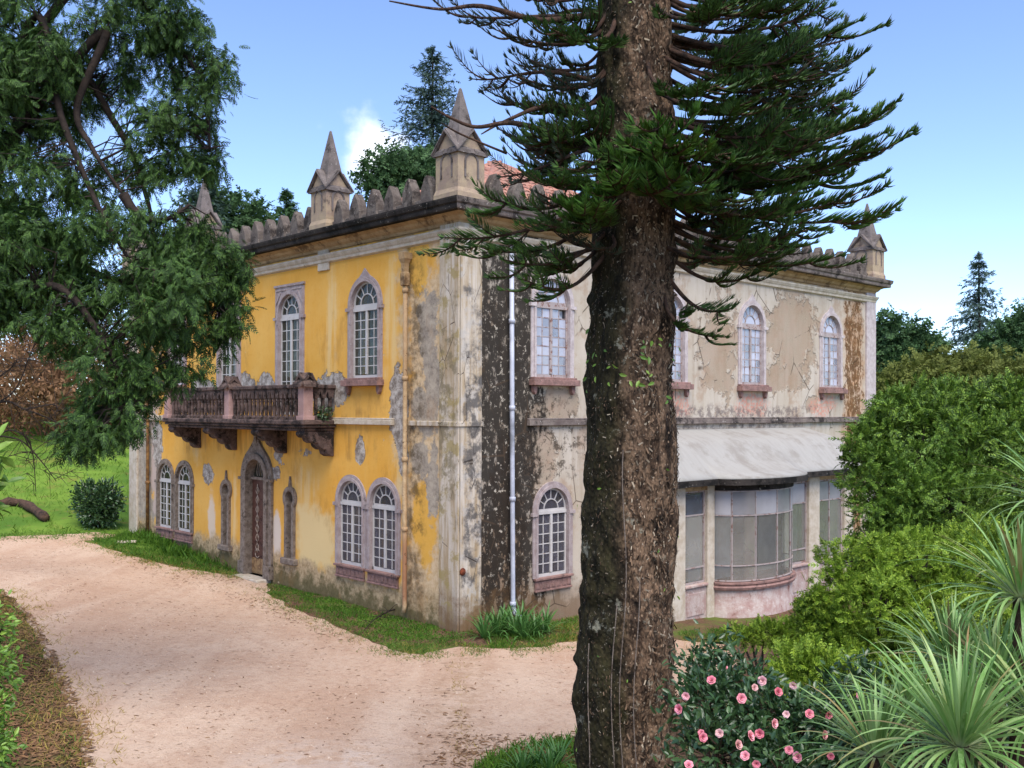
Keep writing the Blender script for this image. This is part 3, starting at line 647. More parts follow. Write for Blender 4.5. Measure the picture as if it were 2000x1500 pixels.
def wall(name, frame, x0, x1, z0, z1, holes, mat, depth=.42):
    pts = []; faces = []
    def loop(q):
        b = len(pts); pts.extend(Vector(p) for p in q); return list(range(b, len(pts)))
    outer = loop([(x0, z0), (x1, z0), (x1, z1), (x0, z1)]); hl_ = [loop(h) for h in holes]
    edges = [(l[i], l[(i+1) % len(l)]) for l in [outer] + hl_ for i in range(len(l))]
    V, _, Ft, *_ = delaunay_2d_cdt(pts, edges, [], 0, 1e-5)
    T = np.array([f for f in Ft]); vv = np.array([(v.x, v.y) for v in V]); cen = vv[T].mean(1); keep = np.ones(len(T), bool)
    for h in holes: keep &= ~inside(cen, h)
    T = T[keep]
    mb = MB(); mb.add([(v[0], 0, v[1]) for v in vv], [tuple(t) for t in T]); mb.add([(v[0], -depth, v[1]) for v in vv], [tuple(t) for t in T])
    for h in holes: 
        q = h + [h[0]]; mb.strip([[(p[0], 0, p[1]) for p in q], [(p[0], -depth, p[1]) for p in q]])
    me = bpy.data.meshes.new(name); me.from_pydata(mb.v, [], mb.f); me.update(); me.materials.append(mat)
    return hl(name, me, frame)
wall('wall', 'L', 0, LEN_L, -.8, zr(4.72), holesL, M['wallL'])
wall('wall', 'R', -LEN_R, 0, -1.6, zr(4.72), holesR, M['wallR'])
hl('wall', MB().box(LEN_L-.42, LEN_L, -LEN_R, -.42, -.6, zr(4.7)).mesh('wall', M['inside']))
hl('wall', MB().box(.42, LEN_L-.42, -LEN_R, -LEN_R+.42, -.6, zr(4.7)).mesh('wall', M['inside']))
hl('floor_slab', MB().box(.43, LEN_L-.43, -LEN_R+.43, -.43, zr(-4.6), zr(-4.0)).mesh('floor_slab', M['floor']))
hl('upper_floor', MB().box(.43, LEN_L-.43, -LEN_R+.43, -.43, zr(-.15), zr(.12)).mesh('upper_floor', M['inside']))
hl('ceiling', MB().box(.43, LEN_L-.43, -LEN_R+.43, -.43, zr(4.0), zr(4.5)).mesh('ceiling', M['inside']))
hl('partition_wall', MB().box(.43, LEN_L-.43, -4.6, -4.4, zr(-4.0), zr(4.0)).mesh('partition_wall', M['inside']))
hl('partition_wall', MB().box(4.4, 4.6, -LEN_R+.43, -4.6, zr(-4.0), zr(4.0)).mesh('partition_wall', M['inside']))
# --- pilasters, string courses, mouldings
hl('pilaster', MB().box(-.06, .59, -.01, .06, -.7, zr(4.3)).mesh('pilaster', M['pilL'], bevel=.012), 'L')
hl('pilaster', MB().box(-.6, .057, -.01, .06, -.9, zr(4.3)).mesh('pilaster', M['pilR'], bevel=.012), 'R')
hl('pilaster', MB().box(LEN_L-.56, LEN_L+.06, -.01, .06, -.2, zr(4.3)).mesh('pilaster', M['mould'], bevel=.012), 'L')
hl('pilaster', MB().box(-LEN_R-.06, -17.66, -.01, .06, -1.6, zr(4.3)).mesh('pilaster', M['surround_pale'], bevel=.012), 'R')
hl('string_course', MB().box(2.26, LEN_L-.56, -.01, .10, zr(.0), zr(.12)).box(2.26, LEN_L-.56, -.01, .06, zr(.122), zr(.16)).mesh('string_course', M['mould'], bevel=.01), 'L')
hl('string_course', MB().box(.59, 1.66, -.01, .07, zr(.0), zr(.11)).mesh('string_course', M['pilL'], bevel=.01), 'L')
hl('string_course', MB().box(-.08, .61, .05, .09, zr(0), zr(.1)).mesh('string_course', M['pilL'], bevel=.008), 'L')
hl('string_course', MB().box(-17.66, -2.0, -.01, .10, zr(.0), zr(.12)).box(-17.66, -2.0, -.01, .06, zr(.122), zr(.17)).mesh('string_course', M['corniceR'], bevel=.01), 'R')
hl('string_course', MB().box(-.62, .08, .05, .09, zr(0), zr(.1)).mesh('string_course', M['pilR'], bevel=.008), 'R')
hl('frieze_block', MB().box(4.92, 5.42, .0, .05, zr(3.80), zr(4.34)).mesh('frieze_block', M['mould'], bevel=.01), 'L')
def sweep(name, prof, mat, sides):
    """moulding profile (off,z) run round the given facades with mitred corners"""
    nL, nR = -RD, -LD
    def P(s, o, z):
        if s == 'A': q = LD*LEN_L + nL*o + LD*o
        elif s == 'B': q = nL*o + nR*o
        elif s == 'C': q = RD*LEN_R + nR*o + RD*o
        else: q = LD*LEN_L + RD*LEN_R + LD*o + RD*o
        return (q.x, q.y, z)
    mb = MB(); mb.strip([[P(s, o, z) for o, z in prof] for s in sides]); return link(name, mb.mesh(name, mat), house)
sweep('frieze_moulding', [(.0, zr(3.97)), (.07, zr(4.0)), (.075, zr(4.06)), (.10, zr(4.09)), (.13, zr(4.15)), (.13, zr(4.19)), (.0, zr(4.21))], M['mould'], 'ABCDA')
sweep('bed_moulding', [(0, zr(4.26)), (.04, zr(4.28)), (.06, zr(4.34)), (.12, zr(4.38)), (.16, zr(4.44)), (.26, zr(4.49)), (.0, zr(4.60))], M['bed'], 'ABCDA')
cprof = [(.10, zr(4.503)), (.40, zr(4.50)), (.41, zr(4.53)), (.41, zr(4.60)), (.45, zr(4.63)), (.47, zr(4.70)), (.47, zr(4.74)), (.30, zr(4.79)), (-.6, zr(4.80)), (-.6, zr(4.6))]
sweep('cornice', cprof, M['cornice'], 'AB'); sweep('cornice', cprof, M['corniceR'], 'BC'); sweep('cornice', cprof, M['corniceR'], 'CDA')
hl('roof_deck', MB().box(.5, LEN_L-.5, -LEN_R+.5, -.5, zr(4.55), zr(4.72)).mesh('roof_deck', M['corniceR']))
# --- parapet and merlons
def merlon_mesh(seed):
    rr = random.Random(seed); q = [(-.30, 0), (-.285, .06), (-.262, .14), (-.258, .28), (-.232, .40), (-.175, .51), (-.10, .61), (-.03, .69), (.03, .69), (.10, .61), (.175, .51), (.232, .40), (.258, .28), (.262, .14), (.285, .06), (.30, 0)]
    q = [(x + rr.uniform(-.012, .012), z + rr.uniform(-.012, .012) * (z > 0)) for x, z in q]
    q = [(x*.82, z) for x, z in q]; return MB().prism(q, -.12, .12).mesh('merlon', M['merlon'], bevel=.035)
MM = [merlon_mesh(i) for i in range(5)]
parL = hl('parapet', MB().box(.1, LEN_L-.1, -.07, .13, zr(4.78), zr(4.93)).mesh('parapet', M['merlon'], bevel=.02), 'L')
parR = hl('parapet', MB().box(-LEN_R+.1, -.1, -.07, .13, zr(4.78), zr(4.93)).mesh('parapet', M['merlon'], bevel=.02), 'R')
k = 0
for par, sg, ln in ((parL, 1, LEN_L), (parR, -1, LEN_R)):
    s_ = .92
    while s_ < ln - .7:
        if not (par is parL and (abs(s_ - 5.0) < .36 or abs(s_ - 11.8) < .36)):
            link('merlon', MM[k % 5], par, (sg*s_, .05, zr(4.79)), rot=(random.uniform(-.02, .02), random.uniform(-.02, .02), random.uniform(-.03, .03)), scale=(1, 1, random.uniform(.9, .98)))
        k += 1; s_ += .68
# --- pinnacle turrets
def pinnacle(P, w, hb, hg, hs_, flare=True, m1='turret'):
    """body half-width w, body height hb, gablet rise hg, spire apex above gablet foot hs_"""
    root = empty('pinnacle', P - CORNER, ANG_L, house)
    b = MB(); fl = w + .035
    b.strip([[(sx*q, sy*q, z) for sx, sy in ((-1,-1),(1,-1),(1,1),(-1,1))] for q, z in ((fl, 0), (fl, .10), (w, .2), (w, hb))], closed=True)
    for ax in range(4):                                          # gable walls and blind niches
        R_ = Matrix.Rotation(ax*math.pi/2, 3, 'Z')
        tri_ = [R_ @ Vector(v) for v in ((-w, w, hb), (w, w, hb), (0, w, hb + hg), (-w, 0, hb), (w, 0, hb), (0, 0, hb + hg))]
        b.add(tri_, [(0, 1, 2), (0, 2, 5, 3), (1, 4, 5, 2)])
    link('turret_body', b.mesh('turret_body', M[m1]), root)
    nb = MB()
    for ax in range(4):
        R_ = Matrix.Rotation(ax*math.pi/2, 3, 'Z'); q = MB(); rr = w*.42
        inn = arch_loop(0, .42, hb - .20, rr, n=10); outr = arch_loop(0, .42, hb - .20, rr + .045, n=10, peak=.25); ring(q, inn, outr, w, w + .02, w - .0)
        nb.add([R_ @ Vector(v) for v in q.v], q.f)
    link('blind_niche', nb.mesh('blind_niche', M['spire']), root)
    gb = MB()
    for ax in range(4):
        R_ = Matrix.Rotation(ax*math.pi/2, 3, 'Z'); q = MB(); e = w + .05; sl_ = hg/w
        zt = hb + hg + .10
        for s_ in (-1, 1):
            p = [(0, zt), (s_*e, zt - e*sl_), (s_*e, zt - e*sl_ - .08), (0, zt - .09)]
            q.prism(p, w - .3, w + .06); q.prism([(0, zt + .001 - .04), (s_*(e+.02), zt - e*sl_ - .02), (s_*(e + .02), zt - e*sl_ - .06), (0, zt - .075)], w + .06, w + .085)
        gb.add([R_ @ Vector(v) for v in q.v], q.f)
    link('gablet', gb.mesh('gablet', M['spire']), root)
    sb = MB(); z0 = hb - .02
    prof = [(w + .05, z0), (w*.64, z0 + hg*.95), (.022, hs_ + z0), (.0, hs_ + z0 + .03)]
    sb.strip([[(sx*q, sy*q, z) for sx, sy in ((-1,-1),(1,-1),(1,1),(-1,1))] for q, z in prof], closed=True)
    link('spire', sb.mesh('spire', M['spire']), root); return root
for ln_l, ln_r, w_, hb_, hs_ in ((.10, .10, .365, .95, 1.44), (LEN_L-.12, .12, .365, .95, 1.44), (.12, LEN_R-.22, .40, .95, 1.6), (5.0, .05, .34, .95, 1.52), (11.8, .05, .34, .95, 1.52)):
    pinnacle(CORNER + LD*ln_l + RD*ln_r + Vector((0, 0, zr(4.785))), w_, hb_, .42, hs_)
# half merlons leaning against the corner turrets
hm = MB().prism([(.42, 0), (.66, 0), (.6, .25), (.5, .5), (.42, .62)], -.15, .15).mesh('buttress', M['merlon'], bevel=.03)
for par, sg in ((parL, 1), (parR, -1)):
    o = link('buttress', hm, par, (0, .05, zr(4.79))); 
    if sg < 0: o.rotation_euler = (0, 0, math.pi); o.location.y = .05
# --- tiled pyramid roof behind the parapet
apex = LD*4.76 + RD*5.33 + Vector((0, 0, zr(7.3))); hw_ = 4.2; zb_ = zr(4.9)
corn = [LD*(4.76+a*hw_) + RD*(5.33+b_*hw_) + Vector((0, 0, zb_)) for a, b_ in ((-1,-1),(1,-1),(1,1),(-1,1))]
rf = MB(); rf.add([tuple(apex)] + [tuple(c) for c in corn] , [(0,1,2),(0,2,3),(0,3,4),(0,4,1),(1,4,3,2)])
roof = link('roof', rf.mesh('roof', M['tile']), house)
tm = MB(); rows_ = []
for x_, sc_ in ((0, 1.0), (.42, .85)):
    rows_.append([(x_, .105*sc_*math.cos(math.pi*i/6), .055*sc_*math.sin(math.pi*i/6) + .012 - x_*.03) for i in range(7)])
tm.strip(rows_); tm.strip([[(p[0], p[1]*.86, p[2]-.014) for p in r_] for r_ in rows_])
tm.add([rows_[0][0], rows_[0][3], rows_[0][6], (0, -.09, 0), (0, .09, 0)], [(0, 1, 2)])
tile_me = tm.mesh('tile', M['tile'], True)
cand = []
for (A, B) in ((corn[0], corn[1]), (corn[3], corn[0])):
    e = (B-A).normalized(); mid = (A+B)/2; up_ = (apex-mid).normalized(); nrm = e.cross(up_)
    if nrm.z < 0: nrm = -nrm
    slen = (apex-mid).length; half = (B-A).length/2; d = 0.0
    while d < slen - .1:
        wdt = half*(1-d/slen); j = -int(wdt/.22)
        while j*.22 <= wdt:
            cand.append((d/slen, mid + e*(j*.22) + up_*d + nrm*.01, up_, nrm)); j += 1
        d += .34
cand.sort(key=lambda c_: -c_[0])
rest = NB()
tv = np.array([v.co[:] for v in tile_me.vertices]); tq = [tuple(p.vertices) for p in tile_me.polygons]; tq4 = np.array([q for q in tq if len(q) == 4])
ra = []
for i, (_, P, up_, nrm) in enumerate(cand):
    ya = nrm.cross(up_); mt = Matrix((up_, ya, nrm)).transposed()
    if i < 280:
        o = link('tile', tile_me, roof); o.matrix_local = Matrix.Translation(P + nrm*random.uniform(0, .012)) @ (mt @ Matrix.Rotation(random.uniform(-.05, .05), 3, 'Z')).to_4x4()
    else: ra.append((P, up_, ya, nrm))
rest.cards((tv, tq4), np.array([p[0] for p in ra]), np.array([p[1] for p in ra]), np.array([p[2] for p in ra]), np.array([p[3] for p in ra]), np.ones(len(ra)))
tag(link('tile_course', rest.mesh('tile_course', M['tile'], True), roof), kind='stuff')
hip = MB()
for c_ in corn: hip.tube([c_ + Vector((0, 0, .03)), apex + Vector((0, 0, .03))], .09, 8)
link('hip_ridge', hip.mesh('hip_ridge', M['tile'], True), roof)

# --- front door
dr = empty('front_door', Matrix.Rotation(ANG_L, 3, 'Z') @ Vector((DOOR_X, 0, 0)), ANG_L, house)
mb = MB(); sh = lambda q: [(p[0]-DOOR_X, p[1]) for p in q]
i0, i1, i2 = sh(doorloop(.5)), sh(doorloop(.66)), sh(doorloop(.84, peak=.30))
ring(mb, i0, i1, 0, .12, -.3); ring(mb, i1, i2, 0, .07, .05)
mb.prism([(-.08, zr(-.55)), (.08, zr(-.55)), (.05, zr(-.34)), (.0, zr(-.26)), (-.05, zr(-.34))], 0, .10)
for s_ in (-1, 1): mb.box(*sorted((s_*.52, s_*.86)), 0, .14, door_z0, door_z0 + .35); mb.box(*sorted((s_*.5, s_*.88)), 0, .13, zr(-1.58), zr(-1.5))
link('surround', mb.mesh('surround', M['granite']), dr)
zt = zr(-1.57); z0 = door_z0
lf = MB().box(-.2, .5, -.16, -.11, z0 + .45, zt); 
for a, b_ in ((.08, .42), (.5, 1.15), (1.22, 2.05)): lf.box(-.1, .42, -.11, -.095, z0 + .45 + a*.9, z0 + .45 + b_*.9)
link('door_leaf', lf.mesh('door_leaf', M['door'], bevel=.008), dr)
link('door_foot', MB().box(-.2, .5, -.16, -.105, z0 + .02, z0 + .447).mesh('door_foot', M['doorpale']), dr)
link('door_leaf', MB().box(-.5, -.23, -.14, -.09, z0 + .02, zt).box(-.46, -.27, -.09, -.075, z0 + .3, z0 + 1.1).box(-.46, -.27, -.09, -.075, z0 + 1.2, zt - .15).mesh('door_leaf', M['doorgrey'], bevel=.006), dr)
link('transom', MB().box(-.5, .5, -.18, -.06, zt, zt + .07).mesh('transom', M['granite']), dr)
fp = [(p[0]*.985, p[1]) for p in sh(doorloop(.5)) if p[1] > zr(-1.5) - .01]; fp = [(.49, zt + .07)] + fp[::-1] + [(-.49, zt + .07)]
link('fanlight_pane', MB().prism(fp, -.165, -.16).mesh('fanlight_pane', M['glassd']), dr)
sc = MB()
for zc in np.linspace(z0 + .75, zt - .3, 7):
    for s_ in (-1, 1):
        sc.tube([(.17 + s_*(.012 + .07*math.sin(a)), -.085, zc - .1 + .2*a/math.pi) for a in np.linspace(0, math.pi, 8)], .011, 5)
sc.tube([(.17, -.085, z0 + .6), (.17, -.085, zt - .12)], .012, 5)
for a0 in (z0 + .62,): sc.tube([(.17 + .12*math.cos(a), -.09, a0 - .03 + .12*math.sin(a)) for a in np.linspace(-2.5, 2.6, 14)], .013, 5)
for s_ in (-1, 1):
    for j in range(3): sc.tube([(s_*(.06 + .11*j) + .03*math.sin(a*2), -.145, zt + .1 + (.72 - .12*j)*a/3.1) for a in np.linspace(0, 3.1, 8)], .012, 5)
link('iron_scrollwork', sc.mesh('iron_scrollwork', M['iron'], True), dr)
link('threshold', MB().box(-.72, .66, -.3, .42, z0 - .16, z0).mesh('threshold', M['mould'], bevel=.02), dr)
# --- keyhole slits
for xc in (6.72, 10.2):
    sl_ = empty('keyhole_window', Matrix.Rotation(ANG_L, 3, 'Z') @ Vector((xc, 0, 0)), ANG_L, house)
    a = [(p[0]-xc, p[1]) for p in keyhole(xc)]; b_ = [(p[0]-xc, p[1]) for p in keyhole(xc, 1, .12)]
    mb = MB(); ring(mb, a, b_, 0, .07, -.3); mb.prism([(-.05, zr(-1.66)), (.05, zr(-1.66)), (.02, zr(-1.48)), (0, zr(-1.38)), (-.02, zr(-1.48))], 0, .06)
    link('surround', mb.mesh('surround', M['granite']), sl_)
    link('sill', MB().box(-.34, .34, -.2, .13, zr(-3.66), zr(-3.5)).mesh('sill', M['granite'], bevel=.02), sl_)
    link('pane', MB().prism(a, -.135, -.13).mesh('pane', M['glassd']), sl_)
    q = MB(); q.box(-.012, .012, -.12, -.10, zr(-3.5), zr(-2.1))
    for z in np.linspace(zr(-3.3), zr(-2.2), 6): q.box(-.1, .1, -.12, -.10, z-.01, z+.01)
    link('iron_grille', q.mesh('iron_grille', M['rust']), sl_)

# --- balcony
bal = empty('balcony', Matrix.Rotation(ANG_L, 3, 'Z') @ Vector((DOOR_X, 0, 0)), ANG_L, house)
BW, BO = 3.72, .80
link('slab', MB().box(-BW-.17, BW+.17, .0, BO+.18, zr(-.02), zr(.10)).box(-BW-.12, BW+.12, .0, BO+.13, zr(-.09), zr(-.022)).box(-BW-.05, BW+.05, 0, BO+.06, zr(-.17), zr(-.092)).mesh('slab', M['balc'], bevel=.025), bal)
br = MB(); pr = [(0, 0), (BO+.05, 0), (BO+.07, -.08), (BO-.02, -.16), (BO-.1, -.15), (BO-.14, -.24), (BO-.26, -.30), (BO-.34, -.28), (BO-.38, -.38), (BO-.5, -.46), (BO-.58, -.44), (BO-.62, -.56), (BO-.72, -.62), (0, -.62)]
n = len(pr); hwid = .19
br.add([(-hwid, p[0], p[1]) for p in pr] + [(hwid, p[0], p[1]) for p in pr], [tuple(range(n)), tuple(range(2*n-1, n-1, -1))] + [(i, i+n, (i+1) % n + n, (i+1) % n) for i in range(n)])
brm = br.mesh('bracket', M['balc'], bevel=.02)
for xb in (-3.55, -1.35, 1.35, 3.55): link('bracket', brm, bal, (xb, 0, zr(-.172)))
hp = .84
pb = MB().box(-.13, .13, -.13, .13, 0, hp+.02).box(-.16, .16, -.16, .16, 0, .1)
cb_ = MB()
for ax in (0, 1):
    q = MB()
    for s_ in (-1, 1): q.prism([(0, hp + .30), (s_*.25, hp + .02), (s_*.25, hp - .05), (0, hp + .20)], -.19, .19)
    q.prism([(0, hp + .2), (-.14, hp), (.14, hp)], -.14, .14)
    R_ = Matrix.Rotation(ax*math.pi/2, 3, 'Z'); cb_.add([R_ @ Vector((v[0], v[1], v[2] + ax*.002)) for v in q.v], q.f)
pbm = pb.mesh('post', M['balcpost'], bevel=.008); cbm = cb_.mesh('post_cap', M['balc'])
for xp in (-BW, 0, BW): link('post', pbm, bal, (xp, BO, zr(.10))); link('post_cap', cbm, bal, (xp, BO, zr(.10)))
link('handrail', MB().box(-BW+.1, BW-.1, BO-.1, BO+.1, zr(.86), zr(.96)).mesh('handrail', M['balc'], bevel=.02), bal)
for s_ in (-1, 1): link('handrail', MB().box(s_*BW-.1, s_*BW+.1, .0, BO-.13, zr(.86), zr(.96)).mesh('handrail', M['balc'], bevel=.02), bal)
bt = MB().lathe([(.075, 0), (.075, .06), (.05, .09), (.042, .12), (.055, .28), (.045, .42), (.055, .46), (.045, .48), (.055, .54)], n=8)
q = [(-.098, .76), (-.098, .70), (-.085, .66), (-.065, .60), (-.055, .53), (.055, .53), (.065, .60), (.085, .66), (.098, .70), (.098, .76)]; bt.prism(q, -.06, .06)
btm = bt.mesh('baluster', M['balc'])
for s_ in (-1, 1):
    for i in range(17): link('baluster', btm, bal, (s_*(.13 + .1 + i*.2035), BO, zr(.10)))
    for i in range(3): link('baluster', btm, bal, (s_*BW, .12 + i*.2, zr(.10)), math.pi/2)
# --- rain pipes
def pipe(frame, pts, r, mat, collars=(), hopper=None):
    mb = MB(); mb.tube(pts, r, 12)
    for z in collars: x = np.interp(z, [p[2] for p in pts][::-1], [p[0] for p in pts][::-1]); y = np.interp(z, [p[2] for p in pts][::-1], [p[1] for p in pts][::-1]); mb.lathe([(r+.004, z-.05), (r+.018, z-.045), (r+.018, z+.045), (r+.004, z+.05)], x, y, 12)
    me = mb.mesh('rain_pipe', mat, True)
    for p_ in me.polygons: p_.use_smooth = len(p_.vertices) == 4
    o = hl('rain_pipe', me, frame)
    if hopper:
        x, y, z = hopper; h = MB().box(x-.11, x+.11, 0, y+.10, z-.02, z+.12); h.strip([[(x+sx*q, y+sy*q, zz) for sx, sy in ((-1,-1),(1,-1),(1,1),(-1,1))] for q, zz in ((.10, z-.02), (.065, z-.12), (.055, z-.3), (.075, z-.34), (.075, z-.6), (.055, z-.62))], closed=True)
        link('hopper_head', h.mesh('hopper_head', M['bed']), o)
    return o
pipe('L', [(1.72, .11, zr(3.7)), (1.72, .11, zr(1.2)), (1.72, .11, zr(-1.0)), (1.71, .11, zr(-4.0)), (1.71, .14, zr(-4.15))], .052, M['pipe'], (zr(3.0), zr(1.05), zr(-.75), zr(-2.3)), (1.72, .12, zr(3.72)))
pipe('R', [(-1.40, .12, zr(4.0)), (-1.43, .12, zr(0)), (-1.47, .12, zr(-3.95)), (-1.49, .16, zr(-4.1)), (-1.52, .32, zr(-4.18))], .052, M['pvc'], (zr(2.3), zr(.4), zr(-1.6), zr(-3.9)))
pipe('L', [(15.38, .1, zr(4.0)), (15.38, .1, zr(0)), (15.38, .1, zr(-3.7))], .055, M['brownpipe'], (zr(0), zr(-2)))
hl('wall_tie', MB().lathe([(.03, 0), (.085, .01), (.07, .03), (.0, .045)], 0, 0, 12).mesh('wall_tie', M['rust'], True), 'R', (-.06, .06, zr(-3.05))).rotation_euler = (math.pi/2, 0, ANG_R + math.pi)

# --- conservatory with a bowed window
con = empty('conservatory', (0, 0, 0), ANG_R, house)
CO = 1.6; cm = lambda *a: None
def part(name, mb, mat, **k): return link(name, mb.mesh(name, mat, **k), con)
def bow(s, d=0):                                               # outward position of the bow at s
    u = (s - 8.47) / (1.6 + d); return CO + d + .80 * math.sqrt(max(0, 1 - u*u)) if abs(u) < 1 else CO + d
zc0, zc1, zsill = zr(-5.2), zr(-1.58), zr(-3.84)
for a, b_ in ((5.22, 5.70), (6.59, 6.88), (10.06, 10.3), (11.33, 11.88), (13.3, 13.8)):
    part('column', MB().box(-b_, -a, CO-.22, CO+.02, zc0, zc1+.1).mesh and MB().box(-b_, -a, CO-.22, CO+.02, zc0, zc1+.1), M['col'] if 'col' in M else M['mould'], bevel=.02)
for a, b_ in ((5.70, 6.59), (10.3, 11.33), (11.88, 13.3)):
    mb = MB().box(-b_, -a, CO-.2, CO-.03, zc0, zsill-.06); mb.box(-b_+.1, -a-.1, CO-.03, CO-.01, zsill-.75, zsill-.2); mb.box(-b_, -a, CO-.22, CO+.04, zsill-.06, zsill)
    part('dado', mb, M['pink'], bevel=.01)
    f = MB(); f.box(-b_, -a, CO-.13, CO-.08, zsill, zsill+.05); f.box(-b_, -a, CO-.13, CO-.08, zc1-.05, zc1)
    for x in (a+.0225, b_-.0225): f.box(-x-.0225, -x+.0225, CO-.13, CO-.08, zsill+.05, zc1-.05)
    rows2 = [zsill+.05, zr(-3.45), zr(-2.18), zc1-.05]
    for z in rows2[1:-1]: f.box(-b_+.045, -a-.045, CO-.125, CO-.085, z-.018, z+.018)
    nsub = 1 if b_-a < 1.2 else 2
    for i in range(1, nsub): x = a + (b_-a)*i/nsub; f.box(-x-.015, -x+.015, CO-.125, CO-.085, zsill+.05, zc1-.05)
    part('casement', f, M['whiteR'])
    for i in range(nsub):
        for j in range(3):
            xa = a + .05 + (b_-a-.1)*i/nsub; xb = a + .05 + (b_-a-.1)*(i+1)/nsub - .01
            g_ = M['glassb'] if (a < 6 and j == 2) else (M['glassf'] if j == 2 else M['glassc'])
            link('pane', MB().box(-xb, -xa, CO-.107, CO-.103, rows2[j]+.02, rows2[j+1]-.02).mesh('pane', g_), con)
    part('lintel', MB().box(-b_, -a, CO-.2, CO+.0, zc1, zc1+.1), M['bed'])
# bow: base wall, moulded sill, curved glazing
def arcrow(d, z, n=24, s0=6.87, s1=10.07):
    out_ = []
    for i in range(n+1):
        th = math.pi * i / n; s = 8.47 - (1.58 + d) * math.cos(th); out_.append((-s, CO - .05 + (.82 + d) * math.sin(th) , z))
    return out_
mb = MB(); mb.strip([arcrow(.03, zc0), arcrow(.03, zsill-.62), arcrow(0, zsill-.55), arcrow(0, zsill-.2)]); part('bow_base', mb, M['pink'], smooth=True)
mb = MB(); mb.strip([arcrow(.0, zsill-.22), arcrow(.07, zsill-.2), arcrow(.09, zsill-.14), arcrow(.05, zsill-.1), arcrow(.08, zsill-.06), arcrow(.08, zsill-.02), arcrow(-.15, zsill)]); part('bow_sill', mb, M['sill'])
mb = MB(); bars = [zsill + .02, zr(-3.45), zr(-2.22), zr(-1.62)]
for z in bars: mb.strip([arcrow(-.02, z-.014), arcrow(.015, z-.014), arcrow(.015, z+.014), arcrow(-.02, z+.014), arcrow(-.02, z-.014)])
NB_ = 6; full = arcrow(0, 0, NB_*4)
for i in range(NB_+1): x, y, _ = full[i*4]; mb.box(x-.014, x+.014, y-.03, y+.012, zsill, zr(-1.6))
part('bow_frame', mb, M['whiteR'])
for i in range(NB_):
    for j in range(3):
        seg = arcrow(-.01, 0, NB_*4)[i*4:i*4+5]; za, zb2 = bars[j]+.02, bars[j+1]-.02
        mb = MB(); mb.strip([[(p[0], p[1], za) for p in seg], [(p[0], p[1], zb2) for p in seg]])
        link('pane', mb.mesh('pane', M['glassf'] if j == 2 else M['glassc'], True), con)
part('bow_lintel', MB().strip([arcrow(.0, zr(-1.62)), arcrow(.03, zr(-1.6)), arcrow(.03, zr(-1.42)), arcrow(-.2, zr(-1.42))]), M['cornice'])
# eave and roof shell
eave = [(4.95, 0), (4.95, 1.0), (4.95, CO+.28)] + [(s, CO+.28) for s in np.linspace(5.3, 6.6, 5)]
eave += [(8.47 - 1.85*math.cos(math.pi*i/16), max(CO+.28, CO + .28 + .78*math.sin(math.pi*i/16))) for i in range(17)] + [(s, CO+.28) for s in np.linspace(10.5, 14.4, 8)] + [(14.4, 1.0), (14.4, 0)]
ridge = []
for s, o_ in eave: ridge.append((min(max(s, 5.55), 13.8) , min(o_, .55) if 4.95 < s < 14.4 else min(o_, .55)))
zE, zT = zr(-1.28), zr(-.30); rowsR = []
for v, zz, bulge in ((0, zE-.02, 0), (.0, zE+.03, 0), (.12, zE+.13, 0), (.3, zE+.36, 0), (.5, zE+.62, 0), (.7, zE+.84, 0), (.88, zT-.04, 0), (1, zT, 0)):
    row = []
    for (s, o_), (rs, ro) in zip(eave, ridge): 
        flat = min(o_, CO+.28) if v > .3 else (o_ if v < .05 else CO+.28 + (o_-CO-.28)*(1 - v/.3)**1.5)
        if o_ <= CO + .28: flat = o_
        row.append((-(s + (rs-s)*v), flat + (ro-flat)*v, zz))
    rowsR.append(row)
rowsR.append([(p[0], 0.0 if True else p[1], zr(-.14)) for p in rowsR[-1]])
part('roof', MB().strip(rowsR), M['zinc'], smooth=True)
er = [[(-s, o_, zE+z_) for s, o_ in eave] for z_ in (.0, -.17)]
ein = [(-(min(max(s, 5.3), 14.1)), max(0, o_-.35), zE-.17) for s, o_ in eave]; etop = [(-(min(max(s, 5.3), 14.1)), max(0, o_-.35), zE-.003) for s, o_ in eave]
eo = [[(p[0] + (0), p[1]*1.0, p[2]) for p in r_] for r_ in er]
part('eave', MB().strip([etop, [(p[0]*1.0, p[1] + .03, p[2] - .024) for p in er[0]], [(p[0], p[1] + .03, p[2]) for p in er[1]], ein]), M['cornice'])
for a, b_ in ((5.3, 6.7), (7.9, 9.9), (11.2, 13.3)): part('inner_lining', MB().box(-b_, -a, .012, .05, zr(-4.25), zr(-1.42)), M['inside'])
part('floor', MB().box(-13.3, -5.3, .02, CO-.2, zr(-4.5), zr(-4.25)), M['floor'])
part('ceiling', MB().box(-13.3, -5.3, .02, CO-.2, zr(-1.42), zr(-1.36)), M['inside'])
for a, b_ in ((-5.3, -5.22), (-13.8, -13.6)): part('side_wall', MB().box(a, b_, .02, CO-.22, zc0, zc1+.1), M['wallR'])

